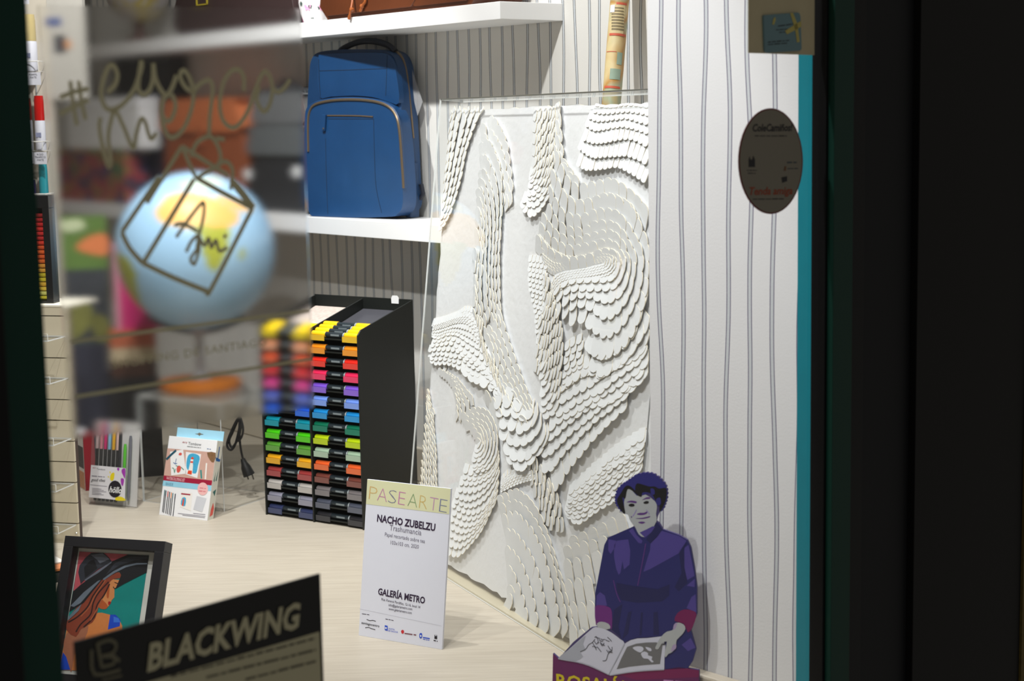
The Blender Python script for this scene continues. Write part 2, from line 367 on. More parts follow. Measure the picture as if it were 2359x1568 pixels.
# each band: key rows in order towards the free (rounded) ends, rows between keys, scale width (m), turn of the scales, lift
bands = [
 ([A([(345,222),(330,400),(310,650),(285,900),(262,1100),(250,1230)]), A([(430,220),(390,450),(350,750),(310,1000),(280,1150),(252,1260)]),
   A([(545,215),(490,450),(430,700),(385,930),(330,1150),(250,1300)]), A([(668,208),(590,400),(530,560),(500,680),(460,880),(400,1080),(340,1230),(250,1345)])], 1, .024, -16, .010),
 ([A([(560,1500),(590,1450),(615,1560)])+B([(590,200),(590,400),(580,560),(600,640)]),
   A([(590,1130),(615,1100),(640,1200),(650,1400),(640,1568)])+B([(620,200),(610,420),(630,600),(660,680)]),
   A([(600,960),(635,925),(665,1000),(690,1150),(695,1350),(690,1568)])+B([(690,250),(700,480),(720,640)]),
   A([(620,800),(655,770),(700,850),(745,1000),(760,1200),(745,1568)])+B([(740,300),(750,500),(780,680)]),
   A([(630,560),(690,522),(750,590),(800,720),(825,900),(822,1150),(805,1400),(800,1568)])+B([(800,300),(805,500),(835,690)])], 1, .026, 12, .012),
 ([A([(640,600),(690,560),(750,640),(800,760),(825,900),(830,1100)]), A([(640,400),(720,333),(790,400),(850,520),(880,700),(900,900),(895,1100)])], 1, .03, 25, .008),
 ([B([(650,700),(720,850),(760,1060),(870,1260),(960,1430),(1010,1568)]), B([(700,690),(790,850),(850,1040),(950,1260),(1030,1450),(1060,1568)]),
   B([(805,560),(850,740),(920,960),(1000,1170),(1060,1330),(1090,1500)])], 1, .028, 15, .009),
 ([A([(1110,200),(1100,500),(1090,750),(1060,850),(1050,890)]), A([(1150,195),(1150,450),(1140,700),(1100,860),(1060,910),(1040,920)]),
   A([(1200,190),(1195,500),(1180,780),(1130,930),(1070,980),(1030,985)]), A([(1240,188),(1235,500),(1215,800),(1170,980),(1090,1050),(1010,1040)]),
   A([(1278,185),(1262,500),(1245,800),(1215,1010),(1160,1120),(1075,1192),(1000,1150),(965,1060)])], 1, .023, -18, .010),
 ([A([(1275,260),(1268,500),(1262,760)]), A([(1300,230),(1296,480),(1310,680),(1370,800)]), A([(1362,180),(1330,300),(1328,480),(1355,680),(1430,800),(1490,880)])], 1, .03, 20, .010),
 # the great swirl
 ([B([(1170,180),(1250,230),(1340,215),(1500,180),(1620,160),(1690,150),(1680,190),(1550,225),(1400,250),(1300,275),(1240,330),(1215,420)]),
   B([(1150,80),(1250,160),(1350,165),(1500,120),(1650,90),(1750,100),(1770,180),(1720,250),(1550,290),(1400,310),(1300,350),(1235,450),(1210,560)]),
   A([(1130,1340),(1230,1450),(1310,1500)])+B([(1400,110),(1550,90),(1680,40),(1790,60),(1840,160),(1800,290),(1720,340),(1550,345),(1400,360),(1300,420),(1240,520),(1215,620)])], 2, .013, 0, .008),
 ([A([(1130,1340),(1230,1450),(1310,1500)])+B([(1400,110),(1550,90),(1680,40),(1790,60),(1840,160),(1800,290),(1720,340),(1550,345),(1400,360),(1300,420),(1240,520),(1215,620)]),
   A([(1150,1220),(1240,1340),(1320,1400),(1410,1430),(1500,1420),(1600,1400),(1720,1375),(1790,1400),(1850,1480)])+B([(1885,150),(1870,280),(1780,400),(1620,420),(1480,420),(1380,440),(1290,520),(1240,640)]),
   A([(1180,1150),(1260,1270),(1330,1330),(1420,1355),(1500,1350),(1600,1320),(1720,1295),(1800,1320),(1870,1400),(1905,1500)])+B([(1930,150),(1910,330),(1860,450),(1760,520),(1680,520),(1560,480),(1440,490),(1350,560),(1280,700)]),
   A([(1230,1050),(1290,1180),(1360,1250),(1440,1275),(1530,1270),(1600,1230),(1700,1215),(1790,1230),(1870,1300),(1940,1430)])+B([(1980,100),(1965,330),(1900,520),(1800,640),(1700,665),(1600,600),(1500,560),(1410,590),(1340,680)]),
   A([(1250,930),(1290,1020),(1360,1130),(1440,1160),(1520,1160),(1620,1120),(1720,1110),(1810,1130),(1890,1200),(1980,1350)])+B([(2050,100),(2030,380),(1960,570),(1870,730),(1770,815),(1680,820),(1590,760),(1480,690),(1390,750)]),
   A([(1260,770),(1310,860),(1360,960),(1440,1030),(1500,1040),(1600,1020),(1700,985),(1770,985),(1850,1020),(1950,1090),(2030,1250),(2090,1420)])+B([(2095,200),(2080,450),(1990,740),(1900,890),(1800,970),(1690,1010),(1600,970),(1520,900)])], 0, .032, 0, .013),
 ([A([(1260,770),(1310,860),(1360,960),(1440,1030),(1500,1040),(1600,1020),(1700,985),(1770,985),(1850,1020),(1950,1090),(2030,1250)]),
   A([(1300,600),(1360,780),(1430,880),(1490,900),(1560,890),(1700,860),(1760,850),(1850,890),(1930,950),(2010,1020),(2095,1120)])], 0, .032, 0, .013),
 ([B([(2080,450),(1990,740),(1900,890),(1800,970),(1690,1010),(1600,970),(1520,900)]), B([(2095,640),(2080,740),(1990,900),(1900,1020),(1800,1100),(1700,1160),(1640,1140),(1560,1080)])], 0, .034, 0, .014),
 # spine below the swirl
 ([B([(1190,290),(1190,500),(1150,700),(1130,900),(1120,1060),(1140,1135)]), B([(1225,330),(1215,560),(1200,760),(1195,950),(1180,1060),(1140,1140)]),
   B([(1270,560),(1255,720),(1240,900),(1230,1080),(1200,1200),(1140,1260)]), B([(1310,600),(1300,800),(1290,1000),(1270,1220),(1220,1370),(1140,1420)]),
   B([(1345,760),(1345,950),(1330,1150),(1310,1330),(1280,1460),(1150,1530)])], 1, .028, -14, .012),
 ([B([(1030,160),(1190,180)]), B([(1030,370),(1190,420)]), B([(1080,600),(1190,640)]), B([(1100,820),(1185,830)]), B([(1110,1060),(1165,1050)])], 4, .016, 0, .007),
 # diagonal shingles
 ([B([(1350,930),(1430,880),(1500,865)]), B([(1340,1110),(1420,1070),(1510,1040)]), B([(1320,1290),(1440,1200),(1560,1140),(1680,1165)])], 2, .022, 0, .009),
 ([B([(1320,1290),(1440,1200),(1560,1140),(1680,1165),(1800,1090),(1900,1000),(1990,880),(2080,700)]),
   B([(1310,1400),(1420,1330),(1540,1270),(1650,1190),(1760,1110),(1870,1060),(1980,1000),(2060,900),(2090,760)]),
   B([(1300,1500),(1420,1430),(1560,1340),(1680,1290),(1790,1200),(1900,1120),(2000,1050),(2085,900)]),
   B([(1230,1640),(1330,1550),(1450,1480),(1560,1410),(1680,1340),(1800,1260),(1900,1190),(2000,1120),(2075,1040)]),
   C([(880,250),(960,190),(1040,120),(1130,50),(1220,0)])+B([(1740,1390),(1860,1300),(1970,1210),(2065,1120)]),
   C([(870,330),(940,300),(1010,230),(1090,150),(1180,80),(1280,0)])+B([(1800,1360),(1900,1290),(2000,1210),(2070,1150)]),
   C([(880,420),(950,400),(1000,330),(1060,260),(1130,190),(1220,100),(1310,30)])+B([(1860,1370),(1960,1270),(2060,1180)]),
   C([(950,560),(1000,500),(1030,450),(1080,375),(1150,290),(1240,180),(1330,95),(1420,10)])], 0, .031, -8, .013),
 ([C([(790,330),(815,440),(845,560),(870,680)]), C([(840,330),(880,480),(910,640),(930,790)]), C([(890,400),(935,560),(955,700),(970,780)]), C([(945,500),(985,600),(1010,740),(1030,800)])], 1, .028, -20, .012),
 # left swell
 ([B([(170,700),(300,670),(420,625),(480,590),(540,600),(570,640)]), B([(200,720),(300,690),(420,650),(500,640),(560,680),(600,740)]), B([(190,760),(300,730),(420,690),(510,700),(570,760),(620,850)]),
   B([(180,800),(260,830),(330,800),(420,800),(500,850),(580,900),(640,950),(690,1050)])], 2, .015, 0, .008),
 ([B([(180,800),(260,830),(330,800),(420,800),(500,850),(580,900),(640,950),(690,1050)]), B([(170,900),(280,890),(370,880),(450,930),(520,980),(600,1040),(680,1120),(750,1230)]),
   B([(180,980),(290,970),(380,990),(460,1000),(540,1070),(620,1110),(700,1180),(790,1300),(860,1400)]), B([(200,1030),(250,1055),(320,1050),(400,1070),(480,1120),(550,1190),(620,1220),(720,1280),(800,1400),(850,1480)])], 1, .026, 0, .012),
 ([B([(600,640),(625,760),(640,880),(690,1000),(740,1120),(810,1250),(880,1380),(930,1500)]), B([(650,690),(655,830),(700,940),(745,1010),(800,1170),(870,1310),(940,1430),(1005,1545)])], 2, .026, -20, .013),
 ([B([(480,1120),(550,1190),(620,1220),(720,1280),(800,1400),(850,1480)]), C([(560,20),(640,0),(720,30),(790,60)]), C([(590,60),(680,60),(760,90),(830,50)]), C([(600,130),(680,150),(750,170),(830,110),(855,40)]),
   C([(610,200),(700,250),(770,240),(845,190),(885,100)]), C([(620,270),(700,340),(780,340),(860,270),(910,180)]), C([(650,340),(700,390),(750,412),(830,350),(900,250),(940,150)])], 0, .038, -6, .016),
 ([C([(600,470),(640,430),(690,410)]), C([(600,510),(690,450),(790,430)]), C([(600,545),(720,490),(830,460)])], 2, .015, 0, .008),
 ([B([(300,1100),(380,1200),(420,1350),(430,1500)]), B([(260,1070),(400,1140),(500,1250),(560,1310)])], 3, .016, 25, .009),
 # shell
 ([C([(440,190),(462,195),(468,230),(455,255),(435,250)]), C([(420,130),(470,120),(500,190),(500,270),(460,320),(415,310)]), C([(370,80),(440,60),(510,90),(545,180),(540,280),(490,370),(410,390)]),
   C([(350,30),(430,-10),(520,10),(575,110),(590,220),(575,320),(520,400),(430,425)])], 1, .028, 0, .012),
 ([C([(360,420),(430,440),(500,420),(560,350),(585,270)]), C([(340,500),(440,500),(530,450),(580,370),(598,290)]), C([(310,580),(400,605),(490,560),(560,470),(600,380)]), C([(290,640),(390,690),(480,670),(550,580),(598,460)]),
   C([(280,730),(370,770),(460,745),(530,640),(592,520)]), C([(275,830),(340,860),(420,820),(500,720),(585,570)]), C([(262,950),(330,962),(400,900),(480,800),(540,680),(585,590)])], 1, .026, 0, .012),
 # bottom hill
 ([C([(650,1160),(660,1140),(680,1200),(690,1280)]), C([(640,1000),(680,1030),(730,1130),(770,1260),(790,1340)]), C([(640,880),(690,910),(750,1000),(800,1130),(840,1280),(860,1400)]), C([(630,770),(690,780),(750,840),(820,950),(870,1100),(910,1280),(930,1420)]),
   C([(620,680),(690,655),(760,700),(830,800),(890,930),(940,1100),(980,1280),(1000,1440)]), C([(600,610),(690,588),(770,635),(850,740),(910,860),(960,1010),(1010,1200),(1050,1420)]), C([(590,560),(690,515),(770,550),(840,630),(900,770),(950,920),(1005,1090),(1050,1250),(1090,1450)])], 0, .028, 10, .012),
 ([C([(1060,1380),(1130,1420),(1180,1440)]), C([(1050,1240),(1130,1250),(1210,1230)]), C([(1030,1100),(1110,1090),(1210,1060)]), C([(1010,970),(1100,960),(1200,930),(1250,900)]), C([(1020,890),(1110,860),(1220,840),(1300,800)]), C([(1040,830),(1120,800),(1220,755),(1320,700),(1410,660)])], 0, .034, 0, .013),
 ([C([(1050,560),(1150,480),(1280,370),(1400,280),(1535,205)]), C([(1040,620),(1150,560),(1290,440),(1400,350),(1530,260)]), C([(1030,670),(1150,640),(1290,540),(1400,430),(1525,320)]), C([(1020,690),(1090,750),(1160,725),(1260,655),(1340,610),(1430,500),(1520,390)])], 2, .025, -10, .013),
 ([B([(130,1150)])+C([(70,60),(60,250),(45,500)]), B([(145,1130),(165,1300)])+C([(110,80),(110,300),(110,520)]), B([(160,1130),(200,1400)])+C([(160,20),(180,250),(190,520)])], 4, .017, 35, .010),
 # top right terraces
 ([A([(1700,165),(1800,170),(1950,160),(2080,160)]), A([(1660,200),(1780,210),(1900,185),(2075,195)]), A([(1610,245),(1740,260),(1900,240),(2075,265)]), A([(1590,300),(1700,315),(1900,300),(2080,330)]), A([(1560,350),(1640,380),(1800,365),(1900,360),(2080,415)]),
   A([(1530,410),(1620,460),(1760,440),(1860,430),(1980,455),(2070,490)]), A([(1520,540),(1620,570),(1740,560),(1860,535),(1960,545),(2075,605)]), A([(1470,610),(1600,690),(1750,685),(1900,680),(2000,715),(2065,755)]),
   A([(1470,760),(1560,800),(1700,790),(1800,775),(1880,800),(1980,860),(2065,920)])], 0, .018, 0, .012),
]
def resample(pts, n):
    L = [0.0]
    for a, b in zip(pts, pts[1:]): L.append(L[-1] + math.hypot(b[0] - a[0], b[1] - a[1]))
    out = []; j = 0
    for i in range(n):
        d = L[-1] * i / (n - 1)
        while j < len(pts) - 2 and L[j + 1] < d: j += 1
        t = (d - L[j]) / max(1e-9, L[j + 1] - L[j])
        out.append((pts[j][0] + (pts[j + 1][0] - pts[j][0]) * t, pts[j][1] + (pts[j + 1][1] - pts[j][1]) * t))
    return out
scales = []
NS = 60
for bi, (keys, sub, wd_, rot, lift) in enumerate(bands):
    K = [resample(cr([AC.uv(x, y, .006) for x, y in k], 6, False) if len(k) > 2 else [AC.uv(x, y, .006) for x, y in k], NS) for k in keys]
    rows = []
    for i in range(len(K)):
        if i:
            for j in range(1, sub + 1):
                t = j / (sub + 1); rows.append([(a[0] + (b[0] - a[0]) * t, a[1] + (b[1] - a[1]) * t) for a, b in zip(K[i - 1], K[i])])
        rows.append(K[i])
    for ri, row in enumerate(rows):
        L = sum(math.hypot(b[0] - a[0], b[1] - a[1]) for a, b in zip(row, row[1:]))
        jit = .3 if rot == 0 else 1.0
        n = max(2, int(L / (wd_ * (.98 if rot == 0 else .93))))
        prv = rows[ri - 1] if ri else None; nxt = rows[ri + 1] if ri < len(rows) - 1 else None
        ph = .5 if ri % 2 else .0
        for k in range(n):
            s = (k + .25 + ph * .5) / n * (NS - 1); i = min(NS - 2, int(s)); t = s - i
            P = V((row[i][0] + (row[i + 1][0] - row[i][0]) * t, row[i][1] + (row[i + 1][1] - row[i][1]) * t))
            T = V((row[i + 1][0] - row[i][0], row[i + 1][1] - row[i][1]))
            if T.length < 1e-6: continue
            T.normalize(); Nn = V((-T.y, T.x))
            g = V((0, 0)); sp = .02
            if prv: q = P - V(prv[min(NS - 1, round(s))]); g += q; sp = abs(q.dot(Nn))
            if nxt: q = V(nxt[min(NS - 1, round(s))]) - P; g += q; sp = max(.007, sp) if prv else abs(q.dot(Nn))
            if g.dot(Nn) < 0: Nn = -Nn
            if rot:
                a = R(rot) * (1 if Nn.x * 1 > -.3 else -1); c, s_ = math.cos(a), math.sin(a)
                Nn = V((Nn.x * c - Nn.y * s_, Nn.x * s_ + Nn.y * c))
            a = R(random.uniform(-4, 4) * jit); c, s_ = math.cos(a), math.sin(a); Nn = V((Nn.x * c - Nn.y * s_, Nn.x * s_ + Nn.y * c))
            ln = max(wd_ * (.85 if rot == 0 else 1.05), min(.07, sp * 1.5))
            P = P + V((random.uniform(-.001, .001) * jit, random.uniform(-.001, .001) * jit))
            tail = P - Nn * ln
            if not (MX0 + .002 < P.x < MX1 - .001 and MY0 + .002 < P.y < MY1 - .001): continue
            if tail.y > MY1 - .002: ln = max(.006, ln - (tail.y - MY1 + .002) / max(.2, -Nn.y))
            if tail.x < MX0 + .001: ln = max(.006, ln - (MX0 + .001 - tail.x) / max(.2, Nn.x))
            if tail.x > MX1: ln = max(.006, ln - (tail.x - MX1) / max(.2, -Nn.x))
            scales.append((P, Nn, wd_ * (1.0 + random.uniform(-.02, .1) * jit), ln, lift * .5 * (1 + random.uniform(-.15, .15) * jit) * min(1.25, .4 + ln / .045), min(ri, 3) * .0006))
ARC = 6
def scale_geo(W, Ln, th=.0013):                 # tongue of paper: straight flanks, round free end at y = 0
    r = min(W / 2, Ln * .6); q = r * .56
    o = [(-W / 2 * .92, -Ln), (W / 2 * .92, -Ln)] + [(W / 2 * math.cos(math.pi * k / ARC), -q + q * math.sin(math.pi * k / ARC)) for k in range(ARC + 1)]
    n = len(o)
    vs = [(x, y, 0) for x, y in o] + [(x, y, th) for x, y in o]
    return vs, [tuple(range(n))[::-1], tuple(range(n, 2 * n))] + [(i, (i + 1) % n, (i + 1) % n + n, i + n) for i in range(n)], [0, 0] + [1] * n
_v, _f, _m = scale_geo(1, 1, .05)
um = MB().add(_v, _f, _m).mesh('paper_scale', [PAPER, PEDGE])
def scale_mat(P, Nn, ln, lift, h):
    y = V((Nn.x, Nn.y, lift / ln)).normalized(); x = V((Nn.y, -Nn.x, 0)).normalized(); z = x.cross(y)
    o = V((P.x, P.y, -.022 + .0008 + h + lift))
    return Matrix(((x.x, y.x, z.x, o.x), (x.y, y.y, z.y, o.y), (x.z, y.z, z.z, o.z), (0, 0, 0, 1)))
def seen_size(s):
    p = AC.w(s[0].x, s[0].y); return s[2] * s[3] / (p - CAM).length_squared * (2 if 990 > 0 else 1)
hid = lambda s: (lambda q: (q[0] > 1500) or (q[1] > 1100 and q[0] < 1040) or (q[0] > 1380 and q[1] > 1110))(to_px(AC.w(s[0].x, s[0].y)))
order = sorted(range(len(scales)), key=lambda i: (hid(scales[i]), -seen_size(scales[i])))
big = set(order[:298]); rest = MB()
for i, (P, Nn, W, ln, lift, h) in enumerate(scales):
    M = scale_mat(P, Nn, ln, lift, h)
    if i in big:
        o = bpy.data.objects.new('paper_scale', um); COL.objects.link(o); o.parent = art
        o.matrix_local = M @ Matrix.Diagonal((W, ln, .026, 1))
    else:
        v, f, mi = scale_geo(W, ln); rest.add([M @ V(x) for x in v], f, mi)
ro = rest.obj('small_paper_scales', [PAPER, PEDGE], art, Matrix.Identity(4), fix=False); ro['kind'] = 'stuff'
print('SCALES', len(scales), 'AH', AH)

# ================================================================== helpers for prints
def pr(parent, fr, pts, m, z, smooth=0, name='print', label=None, off=0.0):     # flat print traced on its own surface
    q = [fr.uv(x, y, off) for x, y in pts]
    if smooth: q = cr(q, smooth)
    o = MB().flat(q, off + z).obj(name, m, parent, Matrix.Identity(4))
    if label: o['label'] = label
    return o
def prs(parent, fr, polys, m, z, smooth=0, name='print', off=0.0):             # several patches of one colour = one print
    b = MB()
    for pts in polys:
        q = [fr.uv(x, y, off) for x, y in pts]
        b.flat(cr(q, smooth) if smooth else q, off + z)
    return b.obj(name, m, parent, Matrix.Identity(4))
def strokes(parent, fr, lines, w, m, z, smooth=5, name='print', off=0.0):
    b = MB()
    for k, pts in enumerate(lines):
        q = [fr.uv(x, y, off) for x, y in pts]
        if smooth and len(q) > 2: q = cr(q, smooth, False)
        b.ribbon(q, w, off + z + k * .00002)
    return b.obj(name, m, parent, Matrix.Identity(4))
def fit(parent, fr, s, p0, p1, hpx, m, z=.0006, shear=0.0, bold=0.0, off=0.0, space=1.0):
    a, b = V(fr.uv(*p0, off)), V(fr.uv(*p1, off)); L = (b - a).length
    size = hpx * (fr.w(a.x, a.y) - CAM).length / FP / .72
    o = text(parent, s, 0, 0, size, m, off + z, 'LEFT', 1, shear, bold, 0, space)
    xs_ = [v.co.x for v in o.data.vertices]; w0, x0 = max(xs_) - min(xs_), min(xs_)
    sx = L / w0; d = b - a
    o.matrix_local = Matrix.Translation((a.x, a.y, off + z)) @ Matrix.Rotation(math.atan2(d.y, d.x), 4, 'Z') @ Matrix.Diagonal((sx, 1, 1, 1)) @ Matrix.Translation((-x0, 0, 0))
    return o
def smudge(parent, fr, p0, p1, h, m, z, off=0.0, seed=1, **kw):      # a line of print too small or blurred to read
    rs = random.Random(seed + int(p0[0] * 7 + p0[1])); L = math.hypot(p1[0] - p0[0], p1[1] - p0[1]); d = ((p1[0] - p0[0]) / L, (p1[1] - p0[1]) / L); x = 0; polys = []
    while x < L:
        w = min(h * rs.uniform(1.2, 4.0), L - x); hh = h * rs.uniform(.42, .6)
        a = (p0[0] + d[0] * x, p0[1] + d[1] * x); b = (a[0] + d[0] * w, a[1] + d[1] * w)
        polys.append([a, b, (b[0], b[1] - hh), (a[0], a[1] - hh)]); x += w + h * .5
    return prs(parent, fr, polys, m, z, 0, 'small_print', off)
def Z(ox, oy, k):
    return lambda *p: [(ox + x / k, oy + y / k) for x, y in p]
I4 = Matrix.Identity(4)
def col(name, c, rough=.55, **k): return mat(name, c, rough, **k)

# ================================================================== BLUE BACKPACK
bp_o = on_z(709, 498, ZS2)
BK = upright(bp_o, (.743, -.669, 0))
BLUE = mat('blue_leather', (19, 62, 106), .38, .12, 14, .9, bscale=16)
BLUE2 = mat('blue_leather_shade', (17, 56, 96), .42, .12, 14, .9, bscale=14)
NAVY = mat('navy_webbing', (18, 24, 38), .6)
ZIP = mat('brass_zip', (120, 104, 84), .35, .2, 900, metal=.6)
bp = thing('backpack', 'blue leather backpack with brass zips on the lower white shelf', 'backpack', BK.m())
zq = Z(680, 80, 3.565)
def k2(fr, pts, off=0.0): return [fr.uv(x, y, off) for x, y in pts]
out = k2(BK, zq((128, 300), (145, 205), (190, 150), (300, 128), (480, 120), (660, 122), (770, 140), (835, 215), (868, 400), (895, 800), (915, 1200), (925, 1380), (880, 1470), (780, 1496), (220, 1500), (130, 1440), (98, 1330), (94, 900), (112, 560)), -.04)
out = [(x, max(.001, y)) for x, y in cr(out, 4)]
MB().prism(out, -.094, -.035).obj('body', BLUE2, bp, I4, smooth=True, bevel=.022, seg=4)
out = k2(BK, zq((97, 700), (118, 600), (165, 558), (300, 528), (480, 518), (640, 530), (760, 568), (830, 640), (868, 780), (895, 1100), (905, 1380), (860, 1470), (760, 1494), (220, 1497), (130, 1440), (100, 1330), (90, 1000)), -.01)
out = [(x, max(.001, y)) for x, y in cr(out, 4)]
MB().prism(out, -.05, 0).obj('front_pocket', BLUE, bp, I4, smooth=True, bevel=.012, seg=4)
up = k2(BK, zq((205, 500), (196, 200), (240, 160), (480, 150), (720, 150), (800, 200), (838, 330), (858, 560), (760, 545), (640, 512), (480, 500), (300, 508)), -.03)
MB().prism(cr(up, 3), -.045, -.027).obj('upper_panel', BLUE, bp, I4, smooth=True, bevel=.006, seg=3)
def path(pts, off): return [(x, y, off) for x, y in cr(k2(BK, zq(*pts), off), 5, False)]
zp = [(108, 960), (106, 720), (122, 620), (170, 570), (300, 540), (480, 532), (640, 545), (750, 580), (820, 650), (855, 780), (880, 1100), (890, 1260)]
MB().tube(path(zp, .001), .0036, 6).obj('pocket_zip', ZIP, bp, I4, smooth=True)
zp2 = [(x + (7 if x > 480 else -7) * (1 if y > 600 else .4), y - (8 if y < 700 else 0)) for x, y in zp]
MB().tube(path(zp2, -.003), .0042, 6).obj('piping', BLUE, bp, I4, smooth=True)
MB().tube(path([(265, 664), (400, 664), (520, 666), (640, 674)], .0005), .0022, 6).obj('slip_pocket_zip', ZIP, bp, I4)
pu = MB(); a = k2(BK, zq((226, 655), (254, 655), (246, 790), (222, 790)), .004)
pu.prism(a, .002, .007); o = pu.obj('zip_puller', BLUE, bp, I4, bevel=.001)
c = k2(BK, zq((232, 770)), .008)[0]
MB().lathe([(.0001, .0075), (.003, .0075), (.0025, .0095), (.0001, .0098)], 10, (c[0], c[1], 0)).obj('rivet', mat('steel', (200, 200, 195), .2, metal=1), o, I4)
SEAM = mat('dark_stitching', (16, 40, 66), .7)
sm = MB()
for pts, off in (([(250, 850), (256, 1150), (268, 1470)], .0002), ([(645, 690), (652, 1000), (665, 1250), (710, 1462)], .0002), ([(270, 690), (640, 690)], .0002), ([(200, 296), (400, 290), (600, 282), (752, 276)], -.0268), ([(192, 200), (198, 380), (206, 500)], -.0262), ([(756, 165), (750, 350), (744, 500)], -.0268)):
    p = k2(BK, zq(*pts), off); p = cr(p, 4, False) if len(p) > 2 else p
    sm.tube([(x, y, off) for x, y in p], .0009, 4)
sm.obj('stitching', SEAM, bp, I4)
wx = BK.uv(*zq((915, 1200))[0], -.04)[0]
hh = BK.uv(*zq((600, 122))[0], -.1)[1]
hp = [(wx * .22, hh - .010, -.06), (wx * .30, hh + .006, -.06), (wx * .46, hh + .019, -.06), (wx * .62, hh + .019, -.06), (wx * .78, hh + .006, -.06), (wx * .86, hh - .012, -.06)]
MB().tube(cr(hp, 4, False), .0085, 8).obj('carry_handle', NAVY, bp, I4, smooth=True)
sz = [(wx * .985 - .030 * 0, BK.uv(*zq((840, 150))[0], -.07)[1], -.085)]
h2 = hh
sp_ = [(wx * .80, h2 - .004, -.064), (wx * .90, h2 - .022, -.064), (wx * .945, h2 - .06, -.067), (wx * .968, h2 - .14, -.07), (wx * .99, h2 - .24, -.072)]
MB().tube(cr(sp_, 4, False), .004, 6).obj('side_zip', ZIP, bp, I4)
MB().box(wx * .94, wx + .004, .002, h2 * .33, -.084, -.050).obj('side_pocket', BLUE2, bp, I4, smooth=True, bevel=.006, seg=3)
MB().tube([(-.018, h2 * .80, -.092), (-.004, h2 * .78, -.09), (.006, h2 * .70, -.086)], .007, 8).obj('shoulder_strap', NAVY, bp, I4)
MB().tube([(wx + .000, .05, -.088), (wx + .013, .065, -.088), (wx + .008, .09, -.086)], .006, 8).obj('shoulder_strap', NAVY, bp, I4)
tg = MB().prism([(wx - .012, h2 * .86), (wx + .024, h2 * .68), (wx + .004, h2 * .60), (wx - .01, h2 * .70)], -.084, -.083)
tg.obj('swing_tag', clear('tag_plastic', (.8, .8, .82), .06, .5, haze=.25), bp, I4)

# ================================================================== MARKER RACK
a, b = on_z(612, 1185), on_z(838, 1221)
RK = upright(a, b - a); RW = (b - a).length
rack = thing('marker_rack', 'black two-column display rack of double-ended markers standing left of the paper relief', 'display rack', RK.m())
RD = .215; hF = RK.uv(829, 762)[1]; hB = hF + .052
RBL = mat('rack_black', (20, 24, 22), .45)
def side(x0, x1, name, hf=hF, hb=hB):
    prof = [(.0, 0), (0, hf - .012), (-.012, hf), (-RD, hb), (-RD, 0)]
    n = len(prof); vs = [(x, y, z) for x in (x0, x1) for z, y in prof]
    return MB().add(vs, [tuple(range(n)), tuple(range(n, 2 * n))[::-1]] + [(i, (i + 1) % n, (i + 1) % n + n, i + n) for i in range(n)]).obj(name, RBL, rack, I4, bevel=.0008)
side(0, .004, 'side_panel'); side(RW - .004, RW, 'side_panel'); side(RW / 2 - .002, RW / 2 + .002, 'divider', hF - .004, hB - .002)
MB().box(0, RW, 0, hB + .002, -RD - .003, -RD).obj('back_panel', RBL, rack, I4)
vT, vB = RK.uv(806, 776)[1], RK.uv(818, 1199)[1]
CAPS = [[(246, 214, 10), (246, 165, 120), (250, 96, 50), (232, 44, 54), (236, 66, 156), (92, 112, 222), (24, 96, 236), (0, 150, 172), (76, 216, 14), (92, 168, 54), (255, 182, 24), (172, 62, 62), (205, 200, 196), (156, 156, 176), (52, 62, 106)],
        [(255, 200, 16), (255, 150, 24), (250, 44, 30), (250, 44, 96), (134, 88, 224), (120, 160, 255), (24, 146, 222), (0, 116, 84), (196, 224, 8), (176, 206, 178), (252, 104, 44), (124, 64, 54), (128, 122, 124), (84, 90, 108), (40, 40, 46)]]
CN = [['lemon yellow', 'peach', 'coral orange', 'crimson', 'magenta', 'periwinkle', 'royal blue', 'teal', 'bright green', 'leaf green', 'amber', 'brick red', 'pale stone', 'lavender grey', 'navy'],
      ['golden yellow', 'orange', 'scarlet', 'raspberry', 'violet', 'light blue', 'sky blue', 'bottle green', 'lime', 'pale sage', 'burnt orange', 'brown', 'warm grey', 'slate grey', 'black']]
BARREL = mat('marker_barrel', (34, 44, 50), .35); RING = mat('marker_ring', (176, 186, 190), .3); PRT = mat('barrel_print', (120, 130, 134), .5)
cw = RW / 2 - .008; MR = .0078; pitch = (vT - vB) / 14
def marker(x, y, z, c, nm, lab, grp='double-ended markers in the black rack'):
    t = thing('double_ended_marker', lab, 'marker', RK.m() @ Matrix.Translation((x, y, z)), grp)
    L = cw - .004; ca = L * .30; cm = mat('marker_cap_' + nm.replace(' ', '_'), c, .35)
    for x0, f in ((0, 1), (L - ca, -1)):
        MB().lathe([(MR * .85, 0), (MR, .002), (MR, ca - .001), (MR * .95, ca)], 12, (x0, 0, 0), axis='x').obj('cap', cm, t, I4, smooth=True)
    MB().lathe([(MR * .86, 0), (MR * .86, L - 2 * ca)], 12, (ca, 0, 0), axis='x').obj('barrel', BARREL, t, I4, smooth=True)
    MB().lathe([(MR * .96, 0), (MR * .96, .0028)], 12, (L - ca - .0035, 0, 0), axis='x').obj('ring', RING, t, I4, smooth=True)
    MB().box(L * .42, L * .60, -.002, .0022, MR * .86 - .0006, MR * .86 + .0002).obj('barrel_print', PRT, t, I4)
    return t
